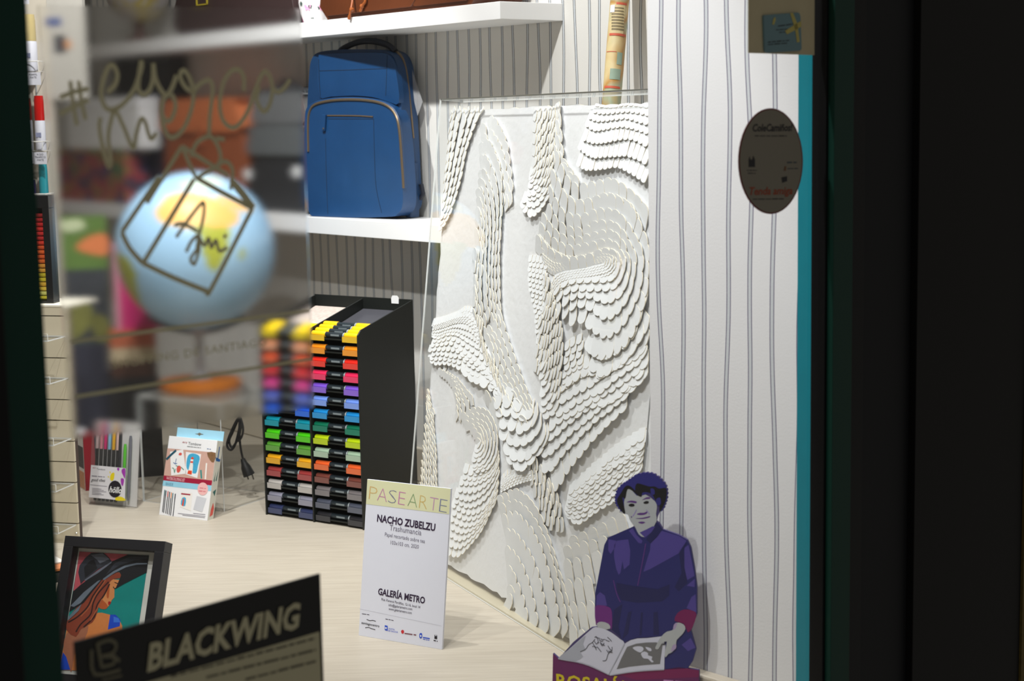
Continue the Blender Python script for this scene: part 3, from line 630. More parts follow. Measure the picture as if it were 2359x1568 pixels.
for ci in (0, 1):
    x0 = .005 + ci * (RW / 2 - .001)
    side_ = ('left', 'right')[ci]
    for r in range(15):
        y = vT - pitch * r
        tr = MB(); yb = y - MR - .0012
        tr.hexa([(x0, yb - .002, -RD + .01), (x0 + cw, yb - .002, -RD + .01), (x0, yb + .004, -RD + .01), (x0 + cw, yb + .004, -RD + .01), (x0, yb - .0025, -.004), (x0 + cw, yb - .0025, -.004), (x0, yb, -.004), (x0 + cw, yb, -.004)])
        tr.obj('tray', RBL, rack, I4)
        c = CAPS[ci][r]; lc = tuple(int(v * .72 + 110 * .28) for v in c); ll = mat('tray_label_' + CN[ci][r].replace(' ', '_'), lc, .5)
        L = cw - .004
        for xx in (x0 + .001, x0 + L * .70):
            MB().box(xx, xx + L * .31, yb - .006, yb + .0075, -.0045, -.0032).obj('tray_label', ll, rack, I4)
        marker(x0 + .002, y, -.014, c, CN[ci][r], f'{CN[ci][r]} capped marker at the front of the rack\'s {side_} column')
for k in (1, 2, 3):
    marker(.005 + RW / 2 - .001 + .002, vT + .0062 * k, -.014 - .0152 * k, CAPS[1][0], CN[1][0], f'golden yellow marker lying {("second", "third", "fourth")[k - 1]} from the front in the top right tray')
    if k < 3: marker(.007, vT + .0062 * k, -.014 - .0152 * k, CAPS[0][0], CN[0][0], f'lemon yellow marker lying {("second", "third")[k - 1]} from the front in the top left tray')
# the open bins on top
for ci, m_ in ((0, mat('leaflet_paper', (205, 190, 180), .5, .35, 120)), (1, mat('grey_sheet', (74, 74, 80), .3))):
    x0 = .005 + ci * (RW / 2 - .001)
    MB().hexa([(x0, hF - .020, -.074), (x0 + cw, hF - .020, -.074), (x0, hF - .018, -.074), (x0 + cw, hF - .018, -.074), (x0, hB - .030, -RD + .002), (x0 + cw, hB - .030, -RD + .002), (x0, hB - .028, -RD + .002), (x0 + cw, hB - .028, -RD + .002)]).obj('bin_sheet', m_, rack, I4)
t = MB().prism([(RW * .80, hB - .010), (RW * .87, hB - .010), (RW * .872, hB + .004), (RW * .855, hB + .010), (RW * .81, hB + .010), (RW * .798, hB + .003)], -RD + .0005, -RD + .002)
t.obj('price_label', WHITE, rack, I4)

# ================================================================== EXHIBITION CARD
CF, CWd, CH = lean((826, 1463), (1018, 1496), (846, 1103))
card = thing('exhibition_card', 'white foam board card with a pale green header standing before the paper relief', 'sign', CF.m())
MB().box(0, CWd, 0, CH, -.005, 0).obj('board', [mat('card_white', (222, 224, 236), .5, .01)], card, I4, bevel=.0005)
MB().box(.03, CWd - .03, 0, .12, -.006, -.005).obj('backing', mat('card_grey', (150, 150, 150), .6), card, I4)
MB().flat([(0.0005, CH - .0005), (.0005, CF.uv(840, 1160)[1]), (CWd - .0005, CF.uv(840, 1160)[1]), (CWd - .0005, CH - .0005)], .0003).obj('header_print', mat('pale_green_print', (216, 216, 176), .5, .01), card, I4)
zc = Z(800, 1080, 3.646)
hd = {'P': [(228, 206, 150), (178, 270), (256, 284)]}
cols_ = [(206, 172, 110), (190, 130, 165), (125, 125, 145), (190, 120, 165), (130, 156, 112), (204, 176, 108), (186, 136, 176), (125, 130, 155)]
xsH = [(178, 250), (248, 336), (340, 412), (424, 486), (504, 590), (600, 672), (684, 760), (768, 838)]
for ch, c, (x0, x1) in zip('PASEARTE', cols_, xsH):
    yb = lambda x: 226 + (x - 180) * .178 + 28
    p = zc((x0 + 2, yb(x0)), (x1 - 4, yb(x1)))
    fit(card, CF, ch, p[0], p[1], 33, mat('thin_letter_%d_%d' % (c[0], c[2]), c, .6), .0005, bold=-.024)
VIO = mat('violet_ink', (46, 28, 58), .6)
GRY = mat('grey_ink', (120, 116, 132), .6)
for s, p0, p1, h, m_, bd in (('NACHO ZUBELZU', (250, 438), (738, 520), 16.5, VIO, .03), ('Trashumancia', (356, 512), (622, 556), 13, GRY, 0), ('Papel recortado sobre tea', (316, 562), (652, 622), 9, GRY, 0), ('103x103 cm. 2020', (364, 630), (600, 668), 9, GRY, 0),
        ('GALERÍA METRO', (258, 1052), (652, 1130), 15, VIO, .03), ('Rúa Xeneral Pardiñas, 12-16, local 14', (288, 1102), (612, 1170), 6, VIO, 0), ('info@galeriametro.com', (348, 1150), (546, 1186), 6, VIO, 0), ('www.galeriametro.com', (348, 1182), (542, 1218), 6, VIO, 0),
        ('santiagocentro', (120, 1298), (270, 1328), 5.6, INK, .01), ('XUNTA', (346, 1344), (398, 1354), 3.6, mat('logo_blue', (36, 78, 200), .5), 0), ('DE GALICIA', (344, 1362), (426, 1376), 3.6, mat('logo_blue', (36, 78, 200), .5), 0),
        ):
    q = zc(p0, p1); fit(card, CF, s, q[0], q[1], h, m_, .0005, bold=bd)
for p0, p1, h, m_ in (((124, 1216), (186, 1226), 2.6, VIO), ((322, 1260), (390, 1274), 2.6, VIO), ((482, 1384), (580, 1398), 5, mat('logo_red', (120, 70, 80), .5)), ((636, 1418), (694, 1428), 4.4, mat('logo_blue', (36, 78, 200), .5)), ((636, 1430), (690, 1440), 2.6, mat('logo_blue', (36, 78, 200), .5)), ((726, 1442), (760, 1450), 4, INK)):
    q = zc(p0, p1); smudge(card, CF, q[0], q[1], h, m_, .0005)
pr(card, CF, zc((316, 1310), (340, 1316), (340, 1358), (316, 1352)), mat('logo_blue', (36, 78, 200), .5), .0005, name='logo_print')
pr(card, CF, zc((320, 1326), (334, 1329), (330, 1345), (322, 1340)), WHITE, .0008, name='logo_print')
pr(card, CF, zc((453, 1362), (462, 1350), (474, 1354), (478, 1368), (470, 1382), (458, 1378)), mat('logo_crimson', (200, 40, 50), .5), .0005, 4, name='logo_print')
pr(card, CF, zc((606, 1394), (612, 1378), (628, 1380), (630, 1408), (620, 1422), (608, 1414)), mat('logo_blue', (36, 78, 200), .5), .0005, 3, name='logo_print')
pr(card, CF, zc((612, 1398), (620, 1390), (626, 1400), (619, 1412)), WHITE, .0008, name='logo_print')
pr(card, CF, zc((732, 1424), (734, 1396), (738, 1386), (742, 1402), (748, 1404), (752, 1388), (756, 1402), (756, 1428)), INK, .0005, name='logo_print')
strokes(card, CF, [zc((164, 1262), (190, 1272), (214, 1270), (240, 1278)), zc((152, 1332), (180, 1330), (206, 1340), (236, 1348))], .0012, INK, .0005)
strokes(card, CF, [zc((100, 1172), (790, 1316))], .0005, mat('hairline_grey', (205, 205, 215), .6), .0004, 0)
# hidden strut keeps it upright
MB().add([(.09, .0, -.10), (.10, .0, -.10), (.09, .12, -.006), (.10, .12, -.006), (.09, .0, -.098), (.10, .0, -.098), (.09, .122, -.006), (.10, .122, -.006)], [(0, 1, 3, 2), (4, 6, 7, 5), (0, 2, 6, 4), (1, 5, 7, 3), (0, 4, 5, 1), (2, 3, 7, 6)]).obj('strut', mat('card_grey', (150, 150, 150), .6), card, Matrix.Identity(4))


# ================================================================== CUT-OUT FIGURE (a flat printed board)
z8 = Z(1240, 1060, 3.0864); z7 = Z(1260, 1360, 6.208)
SF = upright(V((.285, 2.628, 0)), (.92, -.39, 0))
st = thing('cutout_figure', 'flat printed board cut out as a curly-haired person in a violet dress reading a book', 'standee', SF.m())
e0, e1 = SF.uv(1270, 1560)[0], SF.uv(1611, 1560)[0]
def bumpy(pts, amp, wl):
    out = []
    for a, b in zip(pts, pts[1:]):
        L = math.hypot(b[0] - a[0], b[1] - a[1]); n = max(2, round(L / wl) * 4)
        for k in range(n):
            t = k / n; h = amp * abs(math.sin(math.pi * 2 * t * max(1, round(L / wl)) / 2))
            out.append((a[0] + (b[0] - a[0]) * t + (b[1] - a[1]) / L * h, a[1] + (b[1] - a[1]) * t - (b[0] - a[0]) / L * h))
    return out + [pts[-1]]
HR = bumpy([(548,275),(562,210),(602,170),(640,148),(700,104),(760,90),(815,96),(862,128),(902,172),(914,222),(910,280),(886,345),(862,362)], 9, 26)
HL = bumpy([(620,380),(580,348),(555,312),(548,275)], 7, 22)
sil = z8(*HR,(845,400),(838,430),(860,445),(885,490),(1000,530),(1060,565),(1085,620),(1110,760),(1128,900),(1128,1090),(1085,1210),(1122,1340),(1095,1430),(1062,1478),(1143,1490))
q = [SF.uv(*p) for p in sil] + [(e1, .0), (e0, .0)] + [SF.uv(*p) for p in z8((105,1372),(145,1408),(250,1290),(375,1188),(425,1180),(410,1165),(402,1050),(405,940),(425,840),(440,760),(470,600),(497,548),(560,525),(640,495),(680,465),(655,430),(640,385),*HL[:-1])]
MB().prism(q, -.005, 0, 0).obj('board', mat('board_edge', (70, 60, 110), .6), st, I4)
D0 = mat('print_navy', (34, 36, 104), .5, .02); D1 = mat('print_violet', (76, 64, 144), .5, .02); D2 = mat('print_deep_navy', (26, 28, 84), .5, .02)
SK = mat('print_pale_grey', (178, 182, 186), .5, .02); HA = mat('print_hair_navy', (44, 42, 122), .5, .02); LK = mat('print_black', (12, 12, 18), .5)
PB = mat('print_plum', (98, 24, 88), .5, .02); CU = mat('print_purple', (108, 38, 124), .5, .02); CU2 = mat('print_wine', (116, 14, 84), .5, .02)
PG = mat('print_page', (206, 208, 226), .5, .01); PS = mat('print_page_shade', (170, 174, 188), .5, .01); PD = mat('print_dark_grey', (112, 112, 116), .5, .02); YE = mat('print_yellow', (206, 186, 22), .5)
LI = mat('print_lilac', (150, 130, 196), .5); PU = mat('print_purple_shadow', (92, 50, 128), .5)
bq = [SF.uv(*p) for p in z8((105,1372),(145,1408),(420,1470),(520,1520),(700,1490),(900,1490),(1060,1478),(1143,1490))] + [(e1 - .0004, .0005), (e0 + .0004, .0005)]
MB().flat(bq, .0003).obj('base_print', PB, st, I4)
prs(st, SF, [z8((560,1520),(700,1490),(900,1485),(1000,1470),(1062,1478),(1143,1492),(1143,1540),(700,1560))], mat('print_magenta_plum', (118, 18, 82), .5), .0004)
prs(st, SF, [z8((675,470),(497,548),(470,600),(440,760),(425,840),(405,940),(402,1050),(411,1170),(520,1180),(610,1290),(700,1260),(880,1250),(900,1440),(905,1486),(1062,1478),(1095,1430),(1122,1340),(1085,1210),(1128,1090),(1128,900),(1110,760),(1085,620),(1060,565),(1000,530),(885,490),(850,440),(760,550))], D0, .0004, name='dress_print')
prs(st, SF, [z8((540,600),(560,570),(640,560),(655,640),(650,740),(610,775),(600,715),(585,800),(572,812),(555,770),(540,690)), z8((500,560),(555,570),(545,620),(515,665),(498,640)), z8((800,580),(880,500),(1000,535),(1055,570),(1000,660),(900,715),(800,770),(748,792),(775,700),(795,640)), z8((1040,620),(1070,600),(1105,780),(1112,820),(1060,850),(1040,760)), z8((1055,890),(1115,840),(1112,900)), z8((1055,1050),(1090,970),(1120,950),(1125,1080)), z8((415,960),(440,935),(475,960),(490,1030),(470,1035),(412,1050)), z8((1020,1310),(1085,1260),(1120,1330),(1065,1355)), z8((645,500),(672,480),(700,530),(742,570),(735,590),(712,585))], D1, .0006, name='dress_light_print')
prs(st, SF, [z8((555,870),(700,895),(850,915),(935,880),(930,960),(880,1000),(700,1010),(590,990),(560,930)), z8((840,440),(885,490),(850,540),(800,590),(768,565)), z8((540,1060),(600,1020),(570,1180),(590,1260),(520,1200)), z8((640,1080),(665,1070),(640,1230),(600,1270)), z8((820,1080),(850,1075),(860,1240),(820,1240)), z8((730,1080),(745,1080),(735,1240),(720,1245)), z8((1000,640),(1060,580),(1035,640),(1040,760),(1060,870),(1000,930),(970,900),(1020,800))], D2, .0006, name='dress_dark_print')
strokes(st, SF, [z8((765,590),(742,720),(708,890)), z8((535,850),(560,950),(585,1005))], .0016, PU, .0008)
prs(st, SF, [z8((575,370),(612,290),(625,205),(655,195),(700,240),(760,240),(830,290),(845,330),(838,380),(842,430),(800,500),(755,545),(715,525),(690,475),(650,420),(635,380))], SK, .0005, 2, name='face_print')
prs(st, SF, [z8((722,512),(770,490),(812,468),(832,470),(806,510),(760,548))], D1, .0007, name='neck_shadow_print')
prs(st, SF, [z8(*HR,(860,320),(830,285),(790,235),(735,250),(700,250),(660,205),(625,200),(610,290),(615,375),*HL[:-1])], HA, .0006, 0, name='hair_print')
prs(st, SF, [z8((700,165),(740,170),(790,185),(830,185),(860,200),(905,195),(915,230),(905,290),(880,345),(862,362),(862,300),(835,285),(810,240),(770,225),(740,230),(735,258),(705,245),(690,210)), z8((560,285),(590,230),(620,185),(650,180),(690,215),(705,245),(670,215),(635,205),(620,270),(600,260),(605,300),(620,380),(585,348))], LK, .0008, 3, name='curl_print')
prs(st, SF, [z8((800,200),(825,205),(828,240),(805,238)), z8((840,275),(868,265),(872,310),(845,318))], HA, .0010, 3, name='curl_print')
prs(st, SF, [z8((628,298),(660,285),(700,292),(695,304),(660,298)), z8((738,282),(770,262),(795,262),(795,272),(765,275)), z8((702,380),(725,372),(752,372),(775,362),(772,378),(740,388),(712,386)), z8((690,412),(740,408),(795,395),(790,405),(740,416)), z8((710,440),(740,434),(762,440),(738,450)), z8((660,395),(668,400),(663,410))], PU, .0007, 2, name='features_print')
prs(st, SF, [z8((642,318),(662,306),(684,312),(682,324),(660,328)), z8((748,300),(768,288),(786,292),(782,304),(762,308))], LK, .0009, 3, name='eye_print')
strokes(st, SF, [z8((700,350),(684,380),(672,398)), z8((768,350),(785,372),(792,385))], .0012, LI, .0007)
prs(st, SF, [z8((403,1045),(440,1028),(500,1040),(525,1075),(525,1190),(510,1190),(440,1150),(412,1170))], CU, .0008, 2, name='cuff_print')
prs(st, SF, [z8((990,1085),(1040,1058),(1100,1068),(1126,1095),(1100,1180),(1065,1222),(1035,1160),(970,1140))], CU2, .0008, 2, name='cuff_print')
prs(st, SF, [z8((418,1160),(450,1145),(500,1160),(512,1195),(440,1200))], SK, .0009, 2, name='hand_print')
prs(st, SF, [z7((160,965),(300,850),(480,690),(660,530),(740,525),(860,560),(960,620),(1050,690),(1115,755),(1030,920),(960,1060),(890,1195),(760,1130),(600,1060),(440,1015),(290,995))], PG, .0010, 2, name='page_print')
prs(st, SF, [z7((160,965),(330,830),(480,700),(560,640),(520,760),(560,850),(480,880),(520,940),(420,1005),(300,992))], PS, .0012, 2, name='page_print')
prs(st, SF, [z7((1118,752),(1200,705),(1300,680),(1440,675),(1640,650),(1700,780),(1685,950),(1680,1125),(1400,1140),(1160,1165),(905,1210),(890,1195),(1000,1000))], PG, .0011, 0, name='page_print')
prs(st, SF, [z7((1150,800),(1280,755),(1420,738),(1560,735),(1660,760),(1640,900),(1620,1045),(1400,1060),(1180,1085),(1000,1120),(1060,980))], PD, .0013, 0, name='plate_print')
prs(st, SF, [z7((1230,810),(1300,790),(1370,800),(1385,840),(1340,880),(1270,850)), z7((1410,800),(1490,820),(1495,860),(1450,850)), z7((1350,890),(1400,865),(1450,890),(1450,920),(1510,940),(1500,980),(1530,1010),(1500,1020),(1450,970),(1390,965),(1360,930))], PG, .0015, 2, name='plate_print')
rs = random.Random(4)
ln = [z7((480,870),(560,830),(600,770),(650,740),(690,690)), z7((800,1000),(850,990),(880,900),(930,860),(935,800))]
for k in range(15):
    x, y = 640 + rs.random() * 260, 640 + rs.random() * 250
    ln.append(z7((x, y), (x + 30, y + rs.uniform(-30, 60)), (x + 60, y + rs.uniform(0, 90))))
strokes(st, SF, ln, .0011, mat('print_sketch', (70, 70, 82), .5), .0014, 3, name='sketch_print')
strokes(st, SF, [z7((1115,755),(1000,980),(888,1195)), z7((165,970),(300,995),(440,1018),(600,1065),(760,1135),(888,1198)), z7((905,1208),(1160,1165),(1400,1140),(1680,1125))], .0014, PS, .0016, 2)
prs(st, SF, [z7((1880,450),(1960,480),(1985,540),(1940,620),(1860,700),(1850,780),(1800,870),(1740,900),(1700,950),(1690,880),(1720,720),(1640,760),(1600,830),(1555,825),(1570,770),(1640,650),(1720,580),(1800,560),(1830,490))], SK, .0018, 2, name='hand_print')
prs(st, SF, [z7((1640,770),(1700,740),(1690,770))], LK, .0020, 0, name='hand_print')
prs(st, SF, [z7((1780,870),(1800,780),(1850,760),(1850,820)), z7((1820,480),(1870,450),(1850,520),(1810,560))], mat('print_mauve', (170, 152, 190), .5), .0019, 2, name='hand_print')
fit(st, SF, 'ROSALÍA', z7((140, 1376))[0], z7((1200, 1490))[0], 32, YE, .0008, bold=.022)
smudge(st, SF, z7((1670, 1300))[0], z7((2050, 1330))[0], 9, mat('print_pink', (190, 130, 190), .5), .0008)
MB().box((e0 + e1) / 2 - .004, (e0 + e1) / 2 + .004, 0, .09, -.03, -.005).obj('rear_foot', mat('card_grey', (150, 150, 150), .6), st, I4)

# ================================================================== FRAMED PAINTING
PF, PW, PH = lean((97, 1572), (332, 1592), (150, 1233))
pf = thing('framed_painting', 'black box-framed painting of a person in a wide black hat, by the left window post', 'picture', PF.m())
FB = mat('black_frame_wood', (26, 26, 30), .45)
fw = .019
FD = .030
for a in ((0, PW, 0, fw), (0, PW, PH - fw, PH), (0, fw, fw, PH - fw), (PW - fw, PW, fw, PH - fw)):
    MB().box(a[0], a[1], a[2], a[3], -FD, 0).obj('frame_bar', FB, pf, I4, bevel=.0008)
MB().box(fw, PW - fw, fw, PH - fw, -.024, -.022).obj('mount', mat('white_mount', (222, 222, 214), .7), pf, I4)
zf = Z(120, 1220, 4.507); PO = -.0215
G = lambda n, c: mat('paint_' + n, c, .5, .08, 160)
pr(pf, PF, zf((285, 225), (1005, 268), (905, 960), (890, 1480), (75, 1455)), G('teal', (0, 140, 134)), .0002, off=PO)
prs(pf, PF, [zf((285, 225), (790, 255), (640, 330), (220, 640))], G('rose', (206, 92, 104)), .0003, off=PO)
prs(pf, PF, [zf((480, 860), (520, 860), (600, 880), (700, 930), (730, 1000), (700, 1480), (76, 1452), (110, 1270), (150, 1040), (300, 960))], G('skin', (222, 136, 74)), .0004, off=PO)
prs(pf, PF, [zf((150, 1080), (270, 1000), (380, 1000), (330, 1150), (230, 1300), (200, 1480), (120, 1250))], G('skin_shade', (176, 112, 84)), .0005, off=PO, smooth=2)
prs(pf, PF, [zf((115, 1270), (150, 1320), (190, 1452), (78, 1452)), zf((605, 880), (660, 880), (710, 930), (705, 1000), (580, 1035))], G('blue', (24, 76, 206)), .0006, off=PO)
prs(pf, PF, [zf((640, 900), (690, 915), (712, 960), (640, 960))], G('light_blue', (60, 124, 232)), .0007, off=PO)
prs(pf, PF, [zf((560, 560), (620, 510), (700, 520), (690, 580), (650, 610), (648, 700), (620, 730), (610, 760), (590, 790), (550, 825), (490, 800), (470, 700))], G('face', (224, 146, 88)), .0006, off=PO)
prs(pf, PF, [zf((480, 700), (560, 760), (580, 800), (545, 825), (480, 800)), zf((570, 640), (600, 560), (590, 700), (570, 700))], G('cheek_shade', (190, 92, 44)), .0007, off=PO, smooth=2)
prs(pf, PF, [zf((585, 745), (612, 745), (610, 765), (588, 782))], G('lips', (170, 24, 30)), .0008, off=PO, smooth=2)
strokes(pf, PF, [zf((650, 545), (690, 560)), zf((636, 590), (650, 610), (662, 604))], .0014, LK, .0008, off=PO)
prs(pf, PF, [zf((700, 440), (712, 500), (640, 510), (590, 560), (560, 660), (500, 740), (470, 860), (420, 960), (300, 1030), (250, 1110), (150, 1035), (180, 900), (300, 760), (440, 560), (560, 470))], G('auburn', (146, 66, 44)), .0008, off=PO, smooth=2)
strokes(pf, PF, [zf((590, 540), (480, 660), (430, 760), (400, 880), (300, 980), (250, 1060)), zf((540, 530), (430, 680), (370, 800), (270, 900), (170, 960)), zf((600, 560), (540, 680), (470, 780), (440, 900), (330, 1010))], .0028, G('dark_hair', (50, 24, 24)), .0009, off=PO)
strokes(pf, PF, [zf((560, 520), (450, 680), (390, 800), (300, 900)), zf((520, 720), (460, 840), (400, 940))], .0022, G('copper', (180, 96, 60)), .0010, off=PO)
prs(pf, PF, [zf((1005, 268), (790, 258), (620, 330), (300, 570), (220, 640), (180, 850), (330, 760), (440, 620), (520, 520), (700, 430), (720, 470), (700, 520), (660, 612), (750, 560), (985, 440))], G('black', (24, 26, 32)), .0011, off=PO)
prs(pf, PF, [zf((300, 560), (275, 440), (290, 370), (350, 290), (410, 240), (540, 240), (600, 300), (625, 330), (480, 410), (340, 520))], G('charcoal', (52, 56, 66)), .0012, off=PO)
prs(pf, PF, [zf((345, 500), (335, 390), (400, 320), (440, 310), (475, 400))], G('black', (24, 26, 32)), .0013, off=PO)
prs(pf, PF, [zf((405, 262), (530, 245), (600, 305), (500, 350), (470, 310)), zf((340, 520), (480, 420), (625, 325), (620, 345), (480, 450), (350, 530))], G('silver', (110, 116, 130)), .0014, off=PO)
prs(pf, PF, [zf((530, 510), (640, 430), (760, 370), (880, 345), (990, 345), (990, 357), (880, 362), (770, 390), (650, 450), (540, 525)), zf((195, 790), (330, 650), (480, 530), (510, 520), (420, 620), (300, 760), (230, 800)), zf((175, 900), (310, 770), (280, 840), (170, 940))], G('brim_light', (112, 124, 138)), .0014, off=PO)
prs(pf, PF, [zf((1000, 275), (800, 280), (650, 350), (560, 470), (700, 370), (850, 320), (998, 300))], G('charcoal', (52, 56, 66)), .0013, off=PO)
MB().box(fw, PW - fw, fw, PH - fw, -.006, -.0045).obj('glazing', clear('frame_glass', (.985, .985, .985), .015, .5), pf, I4)
MB().add([(PW * .45, 0, -.11), (PW * .55, 0, -.11), (PW * .45, PH * .6, -FD), (PW * .55, PH * .6, -FD), (PW * .45, 0, -.106), (PW * .55, 0, -.106), (PW * .45, PH * .6 + .006, -FD), (PW * .55, PH * .6 + .006, -FD)], [(0, 1, 3, 2), (4, 6, 7, 5), (0, 2, 6, 4), (1, 5, 7, 3), (0, 4, 5, 1), (2, 3, 7, 6)]).obj('easel_back', FB, pf, I4)

# ================================================================== CRAFT SETS
z6 = Z(160, 960, 5.361)
TF, TW, TH = lean(z6((1105, 1207))[0], z6((1700, 1283))[0], z6((1232, 232))[0])
tb = thing('watercolour_set_box', 'white and blue watercolouring set box with a lighthouse picture and hanging tab', 'box', TF.m())
TD = .024
MB().box(0, TW, 0, TH, -TD, 0, 0).obj('carton', [mat('carton_white', (240, 240, 242), .45, .01)], tb, I4, bevel=.0006)
ht = MB(); hx0, hx1 = .006, TW + .002; hy = TF.uv(*z6((1322, 125))[0], -TD)[1]
ht.box(.004, TW - .001, TH - .002, hy, -TD - .001, -TD); ht.obj('hanging_tab', mat('sky_blue_card', (156, 206, 226), .5), tb, I4)
prs(tb, TF, [z6((1548, 208), (1590, 205), (1605, 192), (1625, 205), (1662, 216), (1620, 220), (1608, 236), (1590, 218))], mat('hole_dark', (104, 96, 80), .8), .0004, off=-TD)
tp = lambda *a: z6(*a)
prs(tb, TF, [tp((1212, 386), (1808, 440), (1765, 785), (1166, 722))], mat('print_blush', (206, 166, 152), .5, .08, 60), .0003)
prs(tb, TF, [tp((1166, 722), (1765, 785), (1756, 846), (1160, 783))], mat('print_crimson', (160, 24, 56), .5), .0003)
prs(tb, TF, [tp((1160, 783), (1756, 846), (1748, 916), (1150, 848))], mat('print_sky', (150, 206, 228), .5), .0003)
prs(tb, TF, [tp((1244, 430), (1405, 402), (1445, 700), (1258, 722)), tp((1440, 430), (1628, 460), (1580, 755), (1432, 705))], WHITE, .0005)
prs(tb, TF, [tp((1465, 480), (1530, 450), (1610, 490), (1590, 600), (1560, 700), (1470, 660), (1445, 600))], mat('print_aqua', (70, 170, 210), .5, .25, 200), .0006, 3)
prs(tb, TF, [tp((1490, 590), (1530, 590), (1520, 690), (1465, 680)), ], mat('print_offwhite', (240, 236, 230), .5), .0008)
RED_ = mat('print_lighthouse_red', (226, 74, 40), .5)
prs(tb, TF, [tp((1505, 505), (1525, 492), (1540, 510), (1535, 522), (1505, 520)), tp((1498, 545), (1530, 548), (1528, 570), (1494, 566)), tp((1470, 660), (1516, 664), (1512, 712), (1458, 700))], RED_, .0010)
prs(tb, TF, [tp((1500, 522), (1535, 525), (1530, 548), (1498, 545)), tp((1494, 566), (1528, 570), (1520, 664), (1472, 660))], mat('print_offwhite', (240, 236, 230), .5), .0010)
prs(tb, TF, [tp((1330, 620), (1355, 600), (1380, 620), (1370, 670), (1340, 690), (1325, 660)), tp((1355, 450), (1375, 440), (1392, 455), (1380, 475), (1352, 470))], mat('print_berry', (216, 90, 80), .5, .2, 300), .0007, 3)
strokes(tb, TF, [tp((1315, 600), (1345, 612)), tp((1380, 620), (1415, 655)), tp((1300, 690), (1290, 640), (1270, 630)), tp((1300, 690), (1310, 640))], .0022, mat('print_leaf', (80, 140, 120), .5), .0007)
strokes(tb, TF, [tp((1322, 515), (1310, 575)), tp((1285, 560), (1308, 580), (1332, 572))], .0018, mat('print_marine', (46, 96, 160), .5), .0007)
strokes(tb, TF, [tp((1200, 525), (1260, 465), (1320, 412))], .006, mat('print_pen_teal', (24, 80, 100), .5), .0009, 0)
strokes(tb, TF, [tp((1625, 655), (1632, 760))], .0045, mat('print_pencil_teal', (30, 140, 136), .5), .0007, 0)
strokes(tb, TF, [tp((1695, 570), (1680, 770))], .0045, mat('print_offwhite', (240, 236, 230), .5), .0007, 0)
prs(tb, TF, [tp((1700, 440), (1808, 445), (1785, 560), (1740, 540))], mat('print_straw', (130, 96, 66), .5, .4, 160), .0005, 2)
fit(tb, TF, 'art', tp((1395, 318))[0], tp((1455, 330))[0], 5, mat('print_crimson', (160, 24, 56), .5), .0006, shear=.3)
fit(tb, TF, 'Tombow', tp((1468, 342))[0], tp((1628, 358))[0], 6.6, mat('grey_ink2', (84, 88, 92), .5), .0006)
smudge(tb, TF, tp((1455, 366))[0], tp((1625, 384))[0], 2, mat('grey_ink2', (84, 88, 92), .5), .0006)
smudge(tb, TF, tp((1700, 396))[0], tp((1752, 402))[0], 2.6, mat('print_marine', (46, 96, 160), .5), .0006)
fit(tb, TF, 'WATERCOLORING SET', tp((1198, 772))[0], tp((1425, 800))[0], 7, mat('print_pale_pink', (236, 190, 196), .5), .0006, bold=.01)
fit(tb, TF, 'SEASIDE', tp((1186, 840))[0], tp((1280, 850))[0], 6, mat('print_slate_blue', (84, 132, 160), .5), .0006)
import itertools
cx_, cy_ = tp((1648, 888))[0]
prs(tb, TF, [[(cx_ + 12.2 * math.cos(t * .35), cy_ + 14.8 * math.sin(t * .35)) for t in range(18)]], mat('print_pink_disc', (240, 186, 184), .5), .0006)
smudge(tb, TF, tp((1612, 880))[0], tp((1688, 888))[0], 3.2, mat('print_coral_ink', (216, 110, 120), .5), .0008, shear=.3)
smudge(tb, TF, tp((1600, 918))[0], tp((1692, 926))[0], 3.2, mat('print_coral_ink', (216, 110, 120), .5), .0008, shear=.3)
for k, (c1, x) in enumerate((((40, 104, 108), 1180), ((28, 36, 52), 1195), ((206, 80, 64), 1220), ((46, 50, 62), 1240), ((230, 140, 70), 1262), ((40, 110, 120), 1280), ((30, 34, 54), 1310))):
    y0 = 900 + k * 8
    strokes(tb, TF, [tp((x, y0), (x - 30, y0 + 275))], .0026, INK, .0005, 0); strokes(tb, TF, [tp((x, y0), (x - 7, y0 + 70))], .0030, mat('print_pen_%d' % k, c1, .5), .0007, 0)
prs(tb, TF, [tp((1385, 925), (1520, 940), (1500, 1160), (1365, 1110))], mat('print_offwhite', (240, 236, 230), .5), .0004)
prs(tb, TF, [tp((1382, 940), (1496, 952), (1494, 968), (1380, 956))], mat('print_crimson', (160, 24, 56), .5), .0006)
prs(tb, TF, [tp((1395, 1000), (1440, 1000), (1430, 1100), (1378, 1080))], mat('print_aqua', (70, 170, 210), .5, .25, 200), .0006, 2)
prs(tb, TF, [tp((1405, 1010), (1420, 1010), (1410, 1100), (1390, 1095))], RED_, .0008)
prs(tb, TF, [tp((1575, 975), (1695, 1005), (1640, 1175), (1530, 1140))], mat('print_grey_sheet', (206, 208, 214), .5), .0005)
strokes(tb, TF, [tp((1340, 1190), (1680, 1228)), tp((1395, 1212), (1675, 1244)), tp((1530, 1190), (1680, 1205))], .0012, GRY, .0005, 0)
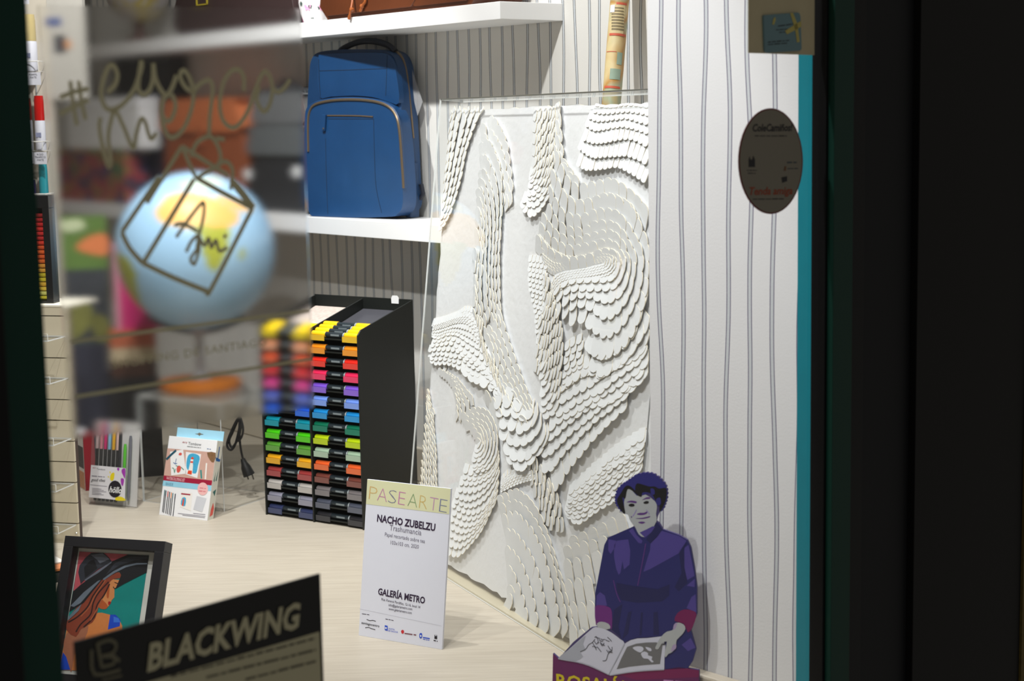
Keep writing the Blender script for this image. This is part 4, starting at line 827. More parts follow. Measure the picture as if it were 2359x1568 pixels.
# printed right flank
sp = MB(); sp.add([(TW + .0003, .001, -TD + .001), (TW + .0003, .001, -.001), (TW + .0003, TH - .001, -.001), (TW + .0003, TH - .001, -TD + .001)], [(0, 1, 2, 3)])
sp.obj('side_print', mat('carton_stone', (214, 212, 200), .5), tb, I4)
def sidep(name, m, polys):
    b = MB()
    for p in polys:
        n = len(p); b.add([(TW + .0006, y * TH, -z * TD) for z, y in p], [tuple(range(n))])
    b.obj(name, m, tb, I4)
sidep('side_print', mat('print_marine', (46, 96, 160), .5), [[(.35, .78), (.5, .76), (.55, .92), (.42, .93)], [(.05, .79), (.9, .77), (.8, .74), (.2, .745)]])
sidep('side_print', mat('print_leaf_dark', (50, 104, 100), .5), [[(.3, .36), (.8, .40), (.7, .31)], [(.2, .5), (.4, .62), (.35, .48)], [(.5, .5), (.8, .66), (.7, .5)]])
sidep('side_print', mat('print_berry', (216, 90, 80), .5), [[(.3, .05), (.75, .08), (.85, .16), (.6, .23), (.35, .14)]])

PFm, PWd, PHt = lean(z6((240, 1082))[0], z6((762, 1140))[0], (213, 965))
pk = thing('brush_pen_pack', 'clear pack of coloured brush pens with a paint-splashed paper label', 'pen set', PFm.m())
PLC = clear('pack_plastic', (.93, .93, .94), .05, .6, haze=.04)
PDp = .022
MB().box(0, PWd + .006, 0, PHt, -PDp, .001).obj('clear_case', PLC, pk, I4, bevel=.002)
MB().box(.004, PWd + .002, .004, PHt - .004, -PDp + .002, -PDp + .003).obj('backing_card', mat('pack_card', (226, 224, 220), .6), pk, I4)
pc = [((216, 190, 190), 0), ((228, 150, 160), 1), ((210, 20, 110), 2), ((140, 196, 226), 3), ((236, 180, 20), 4), ((236, 200, 190), 5)]
for c, k in pc:
    x = .011 + k * PWd * .098
    b = MB().lathe([(.0035, .012), (.0042, .014), (.0042, PHt * .66), (.0046, PHt * .665), (.0046, PHt * .93), (.003, PHt * .97)], 10)
    b.v = [(v[0] + x, v[2], v[1] - .0105) for v in b.v]; nl = len(b.f)
    b.mi = [0 if sum(b.v[i][1] for i in f) / len(f) < PHt * .62 else 1 for f in b.f]
    b.obj('brush_pen', [BLACK, mat('pen_cap_%d' % k, c, .35)], pk, I4, smooth=True)
for x, c, y1 in ((.62, (26, 26, 30), .92), (.74, (90, 200, 40), .70), (.86, (110, 112, 120), .80)):
    b = MB().lathe([(.003, .02), (.0042, .03), (.0042, PHt * y1), (.003, PHt * (y1 + .04))], 10)
    b.v = [(v[0] + PWd * x, v[2], v[1] - .0105) for v in b.v]
    b.obj('tool', mat('tool_%d' % c[0], c, .4), pk, I4, smooth=True)
q = [PFm.uv(*p) for p in z6((272, 592), (700, 632), (690, 1035), (244, 990))]
MB().flat(q, .0016).obj('paper_label', mat('label_paper', (226, 224, 228), .5, .01), pk, I4)
prs(pk, PFm, [z6((520, 700), (560, 690), (555, 760), (530, 790), (505, 760)), z6((500, 670), (515, 680), (508, 702)), z6((580, 990), (650, 985), (700, 1030), (580, 1030)), z6((478, 730), (495, 735), (488, 752))], mat('splash_yellow', (236, 214, 30), .5), .0018, 3)
prs(pk, PFm, [z6((595, 630), (622, 632), (615, 665), (598, 655)), z6((655, 645), (695, 640), (690, 760), (668, 720), (650, 680)), z6((640, 760), (680, 770), (665, 850), (645, 830))], mat('splash_purple', (166, 60, 176), .5), .0018, 3)
cx_, cy_ = z6((568, 890))[0]
prs(pk, PFm, [[(cx_ + 15.2 * math.cos(t * .3), cy_ + 19.5 * math.sin(t * .3)) for t in range(21)]], INK, .0020)
fit(pk, PFm, 'höllo', z6((494, 928))[0], z6((652, 944))[0], 14, WHITE, .0023, shear=.35, bold=.02)
fit(pk, PFm, 'art', z6((292, 632))[0], z6((328, 638))[0], 3.6, mat('print_crimson', (160, 24, 56), .5), .0018, shear=.3)
fit(pk, PFm, 'Tombow', z6((342, 652))[0], z6((448, 660))[0], 4, mat('grey_ink2', (84, 88, 92), .5), .0018)
smudge(pk, PFm, z6((280, 732))[0], z6((440, 746))[0], 3.6, GRY, .0018)
fit(pk, PFm, 'good vibes', z6((272, 792))[0], z6((448, 802))[0], 7, INK, .0018, shear=.35, bold=.01)
strokes(pk, PFm, [z6((262, 836), (470, 858))] + [z6((285, 880 + 18 * k), (400 + (k % 3) * 30, 890 + 18 * k)) for k in range(5)], .0012, GRY, .0018, 0)

# small leaning postcard box beside the pens
a_, b_ = on_z(178, 1118), on_z(197, 1130)
PCB = upright(a_, b_ - a_); w_ = (b_ - a_).length
pcb = thing('card_box', 'slim white and red box standing against the slatted unit, behind the pen pack', 'box', PCB.m())
MB().box(-.03, w_, 0, .155, -.03, 0).obj('carton', mat('carton_white', (240, 240, 242), .45, .01), pcb, I4)
MB().box(w_, w_ + .004, 0, .165, -.03, 0).obj('spine', mat('crimson_card', (150, 30, 44), .5), pcb, I4)
MB().box(-.029, w_ - .004, .002, .05, 0, .0004).obj('print', mat('print_tan', (210, 150, 110), .5, .3, 80), pcb, I4)
MB().box(-.029, w_ - .004, .06, .12, 0, .0004).obj('print', mat('print_pattern', (70, 70, 76), .5, .9, 300), pcb, I4)

# ================================================================== LEFT SLATTED UNIT
sr = on_z(182, 1252)
SL = upright(sr, (.97, -.24, 0))
slh = SL.uv(150, 707)[1]
su = thing('slatted_display_unit', 'cream slatted display panel with clear acrylic ledges beside the left window post', 'display unit', SL.m())
CRM = mat('cream_laminate', (206, 196, 172), .5, .02)
MB().box(-.62, 0, 0, slh, -.020, -.007).obj('back_board', mat('groove_dark', (70, 56, 50), .8), su, I4)
sm_ = MB().box(-.62, 0, 0, .0475, -.007, 0).mesh('slat', CRM)
nsl = int(slh / .0500)
for k in range(nsl + 1):
    o = bpy.data.objects.new('slat', sm_); COL.objects.link(o); o.parent = su; o.location = (0, k * .05 + .0005, 0)
    if k * .05 + .048 > slh: o.scale = (1, (slh - k * .05) / .048, 1)
MB().box(-.62, .001, slh, slh + .004, -.15, .001).obj('top_board', mat('cream_top', (226, 220, 204), .45), su, I4)
MB().lathe([(.0001, 0), (.003, .0002), (.002, .0014), (.0001, .0016)], 10, (-.006, .025, 0)).obj('screw', mat('steel', (200, 200, 195), .2, metal=1), su, I4)
for z in (.045, .145, .255, .40, .50):
    acr('acrylic_ledge', su, -.60, -.004, z, z + .003, .001, .085)
    acr('acrylic_lip', su, -.60, -.004, z, z + .018, .085, .088)

# black case of pastel sticks standing on the unit
cs = at_d(124, 704, 3.97); PCs = upright((cs.x, cs.y, slh + .0045), (.985, -.17, 0))
chh = PCs.uv(110, 450)[1]; cxl = PCs.uv(30, 600)[0]
pcs = thing('pastel_case', 'open black case standing on the slatted unit, filled with red to yellow sticks', 'case', PCs.m())
for a in ((cxl, 0, 0, .006, -.030, 0), (cxl, 0, chh - .03, chh, -.030, 0), (-.017, 0, .006, chh - .03, -.030, 0), (cxl, cxl + .012, .006, chh - .03, -.030, 0)):
    MB().box(*a).obj('case_side', BLACK, pcs, I4, bevel=.001)
MB().box(cxl, 0, 0, chh, -.034, -.030).obj('case_back', BLACK, pcs, I4)
PAST = [((150, 22, 22), 'dark red'), ((176, 24, 26), 'deep red'), ((196, 28, 28), 'red'), ((208, 36, 28), 'bright red'), ((200, 34, 32), 'crimson red'), ((190, 30, 28), 'brick red'), ((214, 52, 26), 'vermilion'), ((218, 82, 26), 'red orange'), ((226, 98, 30), 'orange'), ((222, 92, 30), 'deep orange'), ((220, 104, 30), 'mid orange'), ((214, 150, 50), 'ochre orange'), ((216, 160, 52), 'ochre'),
        ((196, 180, 30), 'olive yellow'), ((206, 190, 36), 'greenish yellow'), ((216, 172, 50), 'amber'), ((220, 188, 60), 'corn yellow'), ((206, 206, 110), 'pale lime'), ((212, 200, 50), 'lemon')]
x0, x1 = cxl + .014, -.019; np_ = len(PAST); ph_ = (chh - .048) / np_
for k, (c, nm) in enumerate(PAST):
    y = chh - .040 - ph_ * (k + .5) - .002
    t = thing('pastel_stick', f'{nm} pastel stick, number {k + 1} from the top of the black case', 'pastel', PCs.m() @ Matrix.Translation((x0, y, -.016)), 'pastel sticks in the black case')
    MB().lathe([(ph_ * .36, 0), (ph_ * .44, .001), (ph_ * .44, x1 - x0 - .003), (ph_ * .34, x1 - x0)], 10, (0, 0, 0), axis='x').obj('stick', mat('pastel_' + nm.replace(' ', '_'), c, .7), t, I4, smooth=True)

# beige pegboard with spray paint in wire racks
HPo = at_d(20, 500, 4.62); HP = upright((HPo.x, HPo.y, 0), (.99, -.14, 0))
hw = HP.uv(122, 300)[0]
hp_ = thing('paint_rack_panel', 'beige wall panel with wire racks of spray paint above the pastel case', 'rack', HP.m())
BGP = mat('beige_panel', (184, 176, 162), .7)
MB().box(-.1, hw, .002, 1.6, -.02, 0).obj('panel', BGP, hp_, I4)
MB().box(hw + .0005, HP.uv(196, 150)[0], HP.uv(150, 228)[1], 1.6, -.02, -.001).obj('upper_panel', mat('grey_panel', (170, 166, 158), .7), hp_, I4)
for (xa, xb, ya, yb, c) in ((106, 140, 40, 60, (70, 84, 130)), (126, 150, 80, 122, (52, 54, 60)), (150, 162, 92, 112, (190, 130, 80))):
    a, b = HP.uv(xa, yb), HP.uv(xb, ya); MB().box(a[0], b[0], a[1], b[1], -.001, .0006).obj('pinned_card', mat('pinned_%d' % c[0], c, .6), hp_, I4)
WIRE = mat('white_wire', (214, 212, 206), .4); CARDM = mat('white_card', (190, 190, 198), .6)
def on_panel(x, y, off): return HP.uv(x, y, off)
def zat(y): return on_panel(80, y, .03)[1]
rows_ = [(142, 165), (326, 347), (446, 447)]
for yb, yf in rows_:
    b = MB(); zz = zat(yb); zf_ = zat(yf)
    b.tube([(-.06, zz, .002), (-.06, zz, .062), (hw - .006, zz, .062), (hw - .006, zz, .002)], .0016, 6)
    for k in range(6): b.tube([(-.06 + (hw + .054) * k / 5, zf_, .002), (-.06 + (hw + .054) * k / 5, zf_ , .060), (-.06 + (hw + .054) * k / 5, zz, .062)], .0011, 5)
    b.obj('wire_rack', WIRE, hp_, I4)
for px_, y0, y1 in ((54, -120, 30), (76, 60, 175), (60, 170, 235), (83, 170, 235), (74, 375, 450)):
    x, za = on_panel(px_, y1, .01); zb_ = on_panel(px_, y0, .01)[1]
    MB().tube([(x, za, .004), (x, zb_, .004)], .0016, 5).obj('hanging_wire', mat('grey_wire', (130, 134, 136), .4), hp_, I4)
for (xa, xb, ya, yb, tx) in ((60, 93, 166, 196, 'MARFIL|MATE'), (52, 76, 350, 377, 'ROJO|MATE'), (79, 107, 350, 378, 'ROJO|TRAFICO|MATE'), (40, 66, -6, 10, 'MATE')):
    a, b = on_panel(xa, yb, .066), on_panel(xb, ya, .066)
    o = MB().box(a[0], b[0], a[1], b[1], .065, .066).obj('label_card', CARDM, hp_, I4)
    for k, ltx in enumerate(tx.split('|')):
        text(hp_, ltx, (a[0] + b[0]) / 2, b[1] - .0088 - .0075 * k, .0075, INK, .0664, 'CENTER')
def can(xa, xb, y0, yc, y1, capc, nm, lab):
    a, b = on_panel(xa, y1, .03), on_panel(xb, y0, .03); ym = (y0 + y1) / 2; a = (on_panel(xa + 1, ym, .03)[0], a[1]); b = (on_panel(xb - 1, ym, .03)[0], b[1]); yc = on_panel(xa, yc, .03)[1]
    r = (b[0] - a[0]) / 2; h = b[1] - a[1]; hc = yc - a[1]
    t = thing('spray_can', lab, 'spray paint', HP.m() @ Matrix.Translation(((a[0] + b[0]) / 2, a[1], .034)) @ Matrix.Rotation(R(-90), 4, 'X'), 'spray cans in the wire racks')
    MB().lathe([(r * .92, 0), (r, .004), (r, hc - .004), (r * .94, hc)], 20).obj('can_body', CARDM, t, I4, smooth=True)
    MB().lathe([(r * .93, hc + .0002), (r * .95, hc + .004), (r * .93, h * .90), (r * .84, h), (r * .5, h)], 20).obj('cap', mat('cap_' + nm, capc, .2), t, I4, smooth=True)
    MB().box(-r * .5, r * .5, -r - .0006, -r * .85, hc * .45, hc * .6).obj('print', mat('print_greyblue', (120, 124, 150), .6, .4, 300), t, I4)
can(49, 86, 33, 96, 165, (170, 154, 108), 'ivory', 'spray can with an ivory cap in the top wire rack')
can(22, 41, 33, 96, 165, (96, 88, 70), 'umber', 'spray can with a dark umber cap behind the left window post, top rack')
can(52, 76, 226, 277, 347, (150, 14, 12), 'red', 'spray can with a red cap, left one in the middle wire rack')
can(81, 106, 220, 278, 347, (166, 18, 14), 'traffic_red', 'spray can with a red cap, right one in the middle wire rack')
can(62, 87, 414, 470, 520, (60, 40, 96), 'violet', 'spray can with a violet cap just above the pastel case')
can(92, 115, 378, 450, 520, (40, 130, 140), 'turquoise', 'spray can with a turquoise cap just above the pastel case')

# ================================================================== GLOBE ON ITS ACRYLIC PLINTH
p0, p1 = on_z(311, 1159), on_z(498, 1184)
AP = upright(p0, p1 - p0); AP.o = AP.o - AP.n * .03; apw = (p1 - p0).length; aph = .285; apd = .23
ap = thing('acrylic_plinth', 'clear acrylic box plinth carrying the large blue globe', 'plinth', AP.m())
for a in ((0, apw, 0, aph - .004, -.004, 0), (0, apw, 0, aph - .004, -apd, -apd + .004), (0, .004, 0, aph - .004, -apd + .004, -.004), (apw - .004, apw, 0, aph - .004, -apd + .004, -.004), (0, apw, aph - .004, aph, -apd, 0)):
    acr('acrylic_panel', ap, *a)
gc = at_d(450, 577, 4.46); gr = 178 / FP * (gc - CAM).length * .995
gl = thing('globe', 'large blue desk globe on an orange wooden base behind the window film', 'globe', Matrix.Translation((gc.x, gc.y, aph)))
OCE = mat('ocean_blue', (160, 200, 230), .35, .12, 6); LAND = mat('land_orange', (236, 184, 100), .4, .15, 12); LANDG = mat('land_green', (172, 178, 60), .4, .2, 12); LANDP = mat('land_pale', (200, 214, 200), .4)
zg = Z(130, 420, 2.703)
lands = [(zg((605,190),(680,90),(770,60),(900,70),(1000,110),(1130,180),(1140,240),(1090,280),(1000,285),(900,260),(830,290),(740,270),(640,250)), 1),
         (zg((1000,70),(1120,110),(1220,150),(1200,190),(1120,165),(1000,110)), 1), (zg((830,280),(900,255),(1000,280),(1090,275),(1080,330),(1075,400),(1040,500),(985,565),(935,520),(905,420),(900,340)), 2),
         (zg((1140,420),(1170,400),(1180,440),(1155,490),(1138,470)), 2), (zg((380,430),(440,465),(490,555),(500,640),(530,760),(610,890),(560,870),(470,740),(410,600),(375,500)), 2), (zg((760,10),(860,-30),(1000,-40),(1050,20),(900,50),(800,45)), 3)]
def inside(p, poly):
    r = False; n = len(poly); j = n - 1
    for i in range(n):
        if (poly[i][1] > p[1]) != (poly[j][1] > p[1]) and p[0] < (poly[j][0] - poly[i][0]) * (p[1] - poly[i][1]) / (poly[j][1] - poly[i][1]) + poly[i][0]: r = not r
        j = i
    return r
sp = MB(); sp.lathe([(max(.0001, gr * math.sin(math.pi * k / 72)), -gr * math.cos(math.pi * k / 72)) for k in range(73)], 144, (0, 0, gc.z - aph))
for i, f in enumerate(sp.f):
    c = sum((V(sp.v[k]) for k in f), V()) / len(f); wv = V((gc.x, gc.y, aph)) + c
    sp.mi[i] = 0
    if (c - V((0, 0, gc.z - aph))).dot(CAM - wv) > 0:
        q = to_px(wv)
        for poly, mi in lands:
            if inside(q, poly): sp.mi[i] = mi
    elif (c.x * 9 + c.z * 5) % 2.2 < .7: sp.mi[i] = 2
sp.obj('sphere', [OCE, LAND, LANDG, LANDP], gl, I4, smooth=True)
BRN = mat('orange_wood', (206, 116, 26), .4, .2, 40)
MB().lathe([(.098, 0), (.108, .006), (.108, .022), (.100, .028), (.02, .030)], 40).obj('base', BRN, gl, I4, smooth=True)
zb_ = gc.z - aph - gr
MB().lathe([(.030, .030), (.012, .045), (.010, zb_ - .03), (.016, zb_ - .012), (.03, zb_ + .004)], 20).obj('stem', mat('grey_stem', (150, 150, 152), .25), gl, I4, smooth=True)
MB().tube([(math.cos(R(t)) * (gr + .008), 0, gc.z - aph + math.sin(R(t)) * (gr + .008)) for t in range(232, 312, 8)], .009, 8).obj('meridian_arm', mat('dark_grey_metal', (60, 60, 64), .35), gl, Matrix.Rotation(R(0), 4, 'Z'), smooth=True)
def gp(x, y, d): v = at_d(x, y, d); return (v.x - gc.x, v.y - gc.y, v.z - aph)
CORD = mat('black_cord', (14, 14, 15), .5)
cb = MB()
cb.tube(cr([gp(500, 893, 4.46), gp(556, 886, 4.44), gp(572, 912, 4.40), gp(556, 950, 4.38), gp(548, 965, 4.38)], 6, False), .003, 8)
cb.tube(cr([gp(549, 962, 4.38), gp(530, 1000, 4.38), gp(523, 1025, 4.38), gp(532, 1036, 4.38), gp(543, 1020, 4.38), gp(553, 975, 4.38)], 6), .0033, 8, closed=True)
cb.tube(cr([gp(551, 962, 4.385), gp(536, 995, 4.385), gp(528, 1015, 4.385), gp(535, 1030, 4.385), gp(549, 1008, 4.385), gp(556, 975, 4.385)], 6), .0033, 8, closed=True)
cb.tube(cr([gp(553, 962, 4.375), gp(560, 985, 4.375), gp(557, 1005, 4.375), gp(548, 1015, 4.375), gp(551, 990, 4.375)], 6), .0030, 8, closed=True)
cb.tube(cr([gp(552, 965, 4.38), gp(552, 1005, 4.38), gp(555, 1035, 4.38), gp(561, 1062, 4.38)], 6, False), .003, 8)
cd_ = cb.obj('power_cord', CORD, gl, I4, smooth=True)
pl = MB(); A0, A1, A2 = V(gp(559, 1056, 4.38)), V(gp(566, 1075, 4.38)), V(gp(574, 1094, 4.38))
pl.tube([A0, A0 + (A1 - A0) * .6, A1, A2], [.006, .009, .013, .016], 10); o = pl.obj('plug', CORD, cd_, I4, smooth=True)
MB().tube([V(gp(568, 1092, 4.38)), V(gp(572, 1104, 4.38))], .0024, 6).tube([V(gp(580, 1091, 4.38)), V(gp(584, 1104, 4.38))], .0024, 6).obj('prong', mat('steel', (200, 200, 195), .2, metal=1), cd_, I4)

# ================================================================== BLOCKS AND BOOKS LEFT OF THE GLOBE
b0, b1 = on_z(262, 1104), on_z(378, 1095)
BBk = upright(b0, b1 - b0); bw = (b1 - b0).length; bh = BBk.uv(320, 868)[1]
def solid(name, lab, cat, fr, x0, x1, z0, z1, d0, d1, m, bevel=.001, group=None):
    o = MB().box(x0, x1, z0, z1, d0, d1).obj(name, m, None, None, bevel=bevel); o.matrix_world = fr.m(); return tag(o, lab, cat, group)
solid('display_block', 'black display block right of the pen pack, under the striped box', 'block', BBk, .0, bw, 0, bh, -.15, 0, mat('black_speckle', (24, 24, 26), .7, .5, 220))
n0 = on_z(150, 1118); NBk = upright(on_z(150, 1112), (b1 - b0)); nw = NBk.uv(256, 1000)[0]; nh = NBk.uv(200, 792)[1]
solid('storage_box', 'dark navy box below the green poster, left of the black display block', 'box', NBk, 0, nw, 0, nh, -.16, -.01, mat('navy_card', (34, 36, 52), .6))
gb = thing('illustrated_board', 'green illustrated board with an orange hat shape standing on the navy box', 'poster', NBk.m())
def gy(y): return NBk.uv(190, y, -.03)[1]
def gx(x): return NBk.uv(x, 640, -.03)[0]
MB().box(gx(142), gx(250), nh, gy(497), -.05, -.03).obj('board', mat('poster_green', (86, 116, 48), .6, .35, 14), gb, I4)
MB().box(gx(144), gx(249), nh + .002, gy(620), -.03, -.0295).obj('print', mat('poster_dark', (46, 50, 56), .6, .5, 18), gb, I4)
GF = Fr(NBk.w(0, 0, -.0298), NBk.u, NBk.v)
prs(gb, NBk, [[(175, 572), (205, 545), (244, 540), (249, 580), (230, 588)]], mat('poster_orange', (214, 122, 70), .6), .0008, 3, off=-.0298)
prs(gb, NBk, [[(140, 510), (185, 505), (195, 525), (150, 535)]], mat('poster_pale', (190, 200, 160), .6), .0008, 2, off=-.0298)
prs(gb, NBk, [[(146, 700), (200, 690), (215, 740), (170, 785), (146, 780)], [(210, 725), (249, 735), (249, 790), (220, 780)]], mat('poster_moss', (110, 110, 50), .6, .4, 20), .0010, 2, off=-.0298)
MB().box(gx(112), gx(141), nh, gy(488), -.05, -.032).obj('spine', mat('poster_rust', (150, 84, 66), .6, .3, 12), gb, I4)
sb = thing('striped_box', 'low orange, cream and brown striped box on the black display block', 'box', BBk.m())
def by(y): return BBk.uv(320, y)[1]
y0, ya, yb_, yc = bh, by(832), by(800), by(760)
for a, b, c, nm in ((y0, ya, (70, 40, 26), 'brown'), (ya, yb_, (190, 172, 140), 'cream'), (yb_, yc, (176, 92, 60), 'orange')):
    MB().box(.010, bw - .004, a, b, -.10, -.002).obj('layer', mat('layer_' + nm, c, .6, .2, 20), sb, I4)
pkb = thing('pink_book', 'magenta book with a pale pink spine standing on the striped box', 'book', BBk.m())
bx = lambda x: BBk.uv(x, 660, -.02)[0]
MB().box(bx(274), bx(384), yc, by(575), -.045, -.02).obj('cover', mat('magenta_cover', (190, 30, 106), .5, .25, 16), pkb, I4)
MB().box(bx(264), bx(274), yc, by(560), -.046, -.018).obj('spine', mat('pink_spine', (214, 150, 168), .5), pkb, I4)

# wooden pencil box and white pad beside the framed painting
wb_o = on_z(112, 1345); WBx = upright(wb_o, (.8, .6, 0))
t = thing('pencil_box', 'tan wooden pencil box in a black tray behind the framed painting', 'box', WBx.m())
MB().box(-.10, .06, 0, .02, -.16, 0).obj('tray', BLACK, t, I4, bevel=.001)
for k in range(9):
    MB().lathe([(.0045, 0), (.0045, .145)], 6, (-.095, .0262, -.010 - .0098 * k), axis='x').obj('pencil', mat('pencil_wood', (190, 112, 50), .5, .2, 60), t, I4)
MB().box(-.098, .055, .0312, .034, -.15, -.04).obj('paper_pad', mat('pad_white', (226, 222, 214), .6), t, I4)

# ================================================================== THINGS ON THE LOWER SHELF (behind the film)
def st_(x, y, n): return WB.uv(x, y, n)[0]
def sz_(x, y, n): return WB.uv(x, y, n)[1]
def rprism(x0, x1, z0, z1, d0, d1, r=.03, taper=0.0):
    pts = [(x0, z0), (x1, z0), (x1 - taper, z1 - r), (x1 - taper - r, z1), (x0 + taper + r, z1), (x0 + taper, z1 - r)]
    q = cr(pts, 4); q = [(x, max(z0, z)) for x, z in q]
    return MB().prism(q, d0, d1)
TAN = mat('tan_leather', (196, 110, 66), .45, .15, 12, .2, bscale=90); TAND = mat('brown_leather', (150, 80, 46), .5, .15, 12, .2, bscale=90)
n_ = SD * .72
s1 = thing('satchel', 'tan leather satchel with a front flap on the lower shelf behind the globe', 'bag', WB.m())
x0, x1 = st_(378, 320, n_) + .004, st_(552, 320, n_) - .024; ztop = sz_(460, 228, n_); zfl = sz_(460, 305, n_)
rprism(x0 + .004, x1 - .004, ZS2, ztop - .01, n_ - .10, n_ - .012, .02).obj('body', TAND, s1, I4, smooth=True, bevel=.008, seg=3)
rprism(x0, x1, zfl, ztop, n_ - .108, n_, .02).obj('flap', TAN, s1, I4, smooth=True, bevel=.008, seg=3)
MB().box((x0 + x1) / 2 - .012, (x0 + x1) / 2 + .012, zfl - .04, zfl + .02, n_ - .013, n_ + .003).obj('buckle_strap', TAND, s1, I4, bevel=.002)
n2 = SD * .70
s2 = thing('grey_backpack', 'charcoal grey backpack with two pale round reflectors, left of the blue backpack', 'backpack', WB.m())
x0, x1 = st_(556, 380, n2) + .034, st_(702, 380, n2) - .012; ztop = sz_(630, 205, n2)
CHA = mat('charcoal_fabric', (58, 62, 66), .6, .15, 60, .2); CHD = mat('charcoal_dark', (34, 36, 40), .6, .15, 60)
rprism(x0, x1, ZS2, ztop, .03, n2 - .03, .05, .012).obj('body', CHA, s2, I4, smooth=True, bevel=.02, seg=3)
rprism(x0 + .008, x1 - .004, ZS2 + .002, sz_(630, 372, n2), n2 - .04, n2, .04).obj('front_pocket', CHD, s2, I4, smooth=True, bevel=.01, seg=3)
rprism(x0 + .008, x1 - .004, sz_(630, 358, n2), sz_(630, 290, n2), n2 - .04, n2 - .006, .02).obj('flap', mat('flap_grey', (96, 100, 102), .5), s2, I4, smooth=True, bevel=.008, seg=3)
rprism(x0 + .02, x1 - .015, sz_(630, 285, n2), sz_(630, 215, n2), n2 - .04, n2 - .014, .02).obj('top_panel', mat('panel_grey', (108, 110, 112), .4), s2, I4, smooth=True, bevel=.008, seg=3)
for px_, py_ in ((570, 402), (683, 396)):
    a = WB.uv(px_, py_, n2 + .001)
    MB().lathe([(.0175, 0), (.0165, .003), (.0001, .0035)], 20, (a[0], a[1], n2)).obj('reflector', mat('white_reflector', (246, 246, 246), .3), s2, I4)
MB().tube(cr([((x0 + x1) / 2 - .05, ztop - .004, .08), ((x0 + x1) / 2 - .03, ztop + .02, .08), ((x0 + x1) / 2 + .03, ztop + .02, .08), ((x0 + x1) / 2 + .05, ztop - .004, .08)], 5, False), .007, 8).obj('carry_handle', NAVY, s2, I4)
s3 = thing('black_bag', 'tall black bag at the back of the lower shelf, behind the white box', 'bag', WB.m())
x0, x1 = st_(250, 200, .09), min(st_(412, 200, .09), -.515)
rprism(x0, x1, ZS2, sz_(320, 140, .09), .008, .068, .03, .005).obj('body', mat('black_nylon', (20, 21, 27), .55, .2, 40), s3, I4, smooth=True, bevel=.015, seg=3)
MB().tube(cr([(x0 + .06, sz_(320, 140, .09) - .006, .04), (x0 + .07, sz_(320, 128, .09) + .004, .04), (x1 - .07, sz_(320, 128, .09) + .004, .04), (x1 - .06, sz_(320, 140, .09) - .006, .04)], 5, False), .006, 8).obj('carry_handle', BLACK, s3, I4)
rprism(x0 + .02, x1 - .02, ZS2 + .01, sz_(320, 270, .1), .068, .075, .02).obj('front_pocket', mat('navy_nylon', (30, 34, 52), .5), s3, I4, smooth=True, bevel=.003)
n3 = SD * .9
x0, x1 = st_(112, 400, n3), st_(288, 400, n3); zt_ = sz_(200, 342, n3)
tn = thing('colourful_tin', 'colourful printed tin box on the lower shelf under the white box', 'tin', WB.m())
def blot(name, cols, sc):
    m = bpy.data.materials.new(name); m.use_nodes = True; nt = m.node_tree; b = nt.nodes['Principled BSDF']; b.inputs['Roughness'].default_value = .45
    tc = nt.nodes.new('ShaderNodeTexCoord'); nz = nt.nodes.new('ShaderNodeTexNoise'); nz.inputs['Scale'].default_value = sc; nz.inputs['Detail'].default_value = 1.5
    rp = nt.nodes.new('ShaderNodeValToRGB'); el = rp.color_ramp.elements
    for k, c in enumerate(cols):
        e = el[k] if k < 2 else el.new(.5)
        e.color = lin(c) + (1,)
    for k in range(len(cols)): el[k].position = .30 + .40 * k / (len(cols) - 1)
    nt.links.new(tc.outputs['Object'], nz.inputs['Vector']); nt.links.new(nz.outputs['Fac'], rp.inputs[0]); nt.links.new(rp.outputs[0], b.inputs['Base Color']); return m
MB().box(x0, x1, ZS2, zt_ - .02, n3 - .085, n3).obj('tin_body', blot('tin_print', [(40, 60, 120), (60, 110, 80), (70, 70, 80), (170, 60, 80), (150, 120, 70)], 16), tn, I4, bevel=.003)
MB().box(x0 - .002, x1 + .002, zt_ - .02, zt_, n3 - .087, n3 + .002).obj('tin_lid', blot('lid_print', [(40, 76, 130), (70, 130, 90), (160, 120, 60)], 14), tn, I4, bevel=.003)
x0, x1 = st_(152, 280, n3 - .01), st_(330, 280, n3 - .01)
wbx = thing('white_box', 'plain white carton standing on the colourful tin', 'box', WB.m())
MB().box(x0, x1 - .03, zt_, sz_(240, 232, n3 - .01), n3 - .08, n3 - .01).obj('carton', WHITE, wbx, I4, bevel=.002)
MB().box(x0 - .001, x1 - .029, sz_(240, 250, n3 - .01), sz_(240, 226, n3 - .01), n3 - .082, n3 - .008).obj('lid', mat('carton_white', (240, 240, 242), .45, .01), wbx, I4, bevel=.002)

# ================================================================== THINGS ON THE UPPER SHELF
n4 = SD * .6
gx0 = st_(322, 90, n4)
sg = thing('small_globe', 'small pale globe on a dark wooden foot at the left of the upper shelf', 'globe', WB.m() @ Matrix.Translation((gx0, ZS1, n4)) @ Matrix.Rotation(R(-90), 4, 'X'))
MB().lathe([(.048, 0), (.050, .006), (.040, .014), (.016, .020), (.012, .05), (.020, .058), (.014, .064)], 24).obj('foot', mat('dark_wood', (84, 44, 36), .45, .2, 30), sg, I4, smooth=True)
rg = .105
ms = MB().lathe([(max(.0001, rg * math.sin(math.pi * k / 24)), -rg * math.cos(math.pi * k / 24)) for k in range(25)], 40, (0, 0, .064 + rg))
ms.obj('sphere', blot('antique_globe', [(176, 168, 166), (190, 184, 180), (172, 166, 164), (178, 160, 92)], 9), sg, I4, smooth=True)
n5 = SD * .8
x0, x1 = st_(412, 40, n5), st_(674, 40, n5) - .034
db = thing('dark_handbag', 'dark plum brown handbag with a yellow buckle on the upper shelf', 'bag', WB.m())
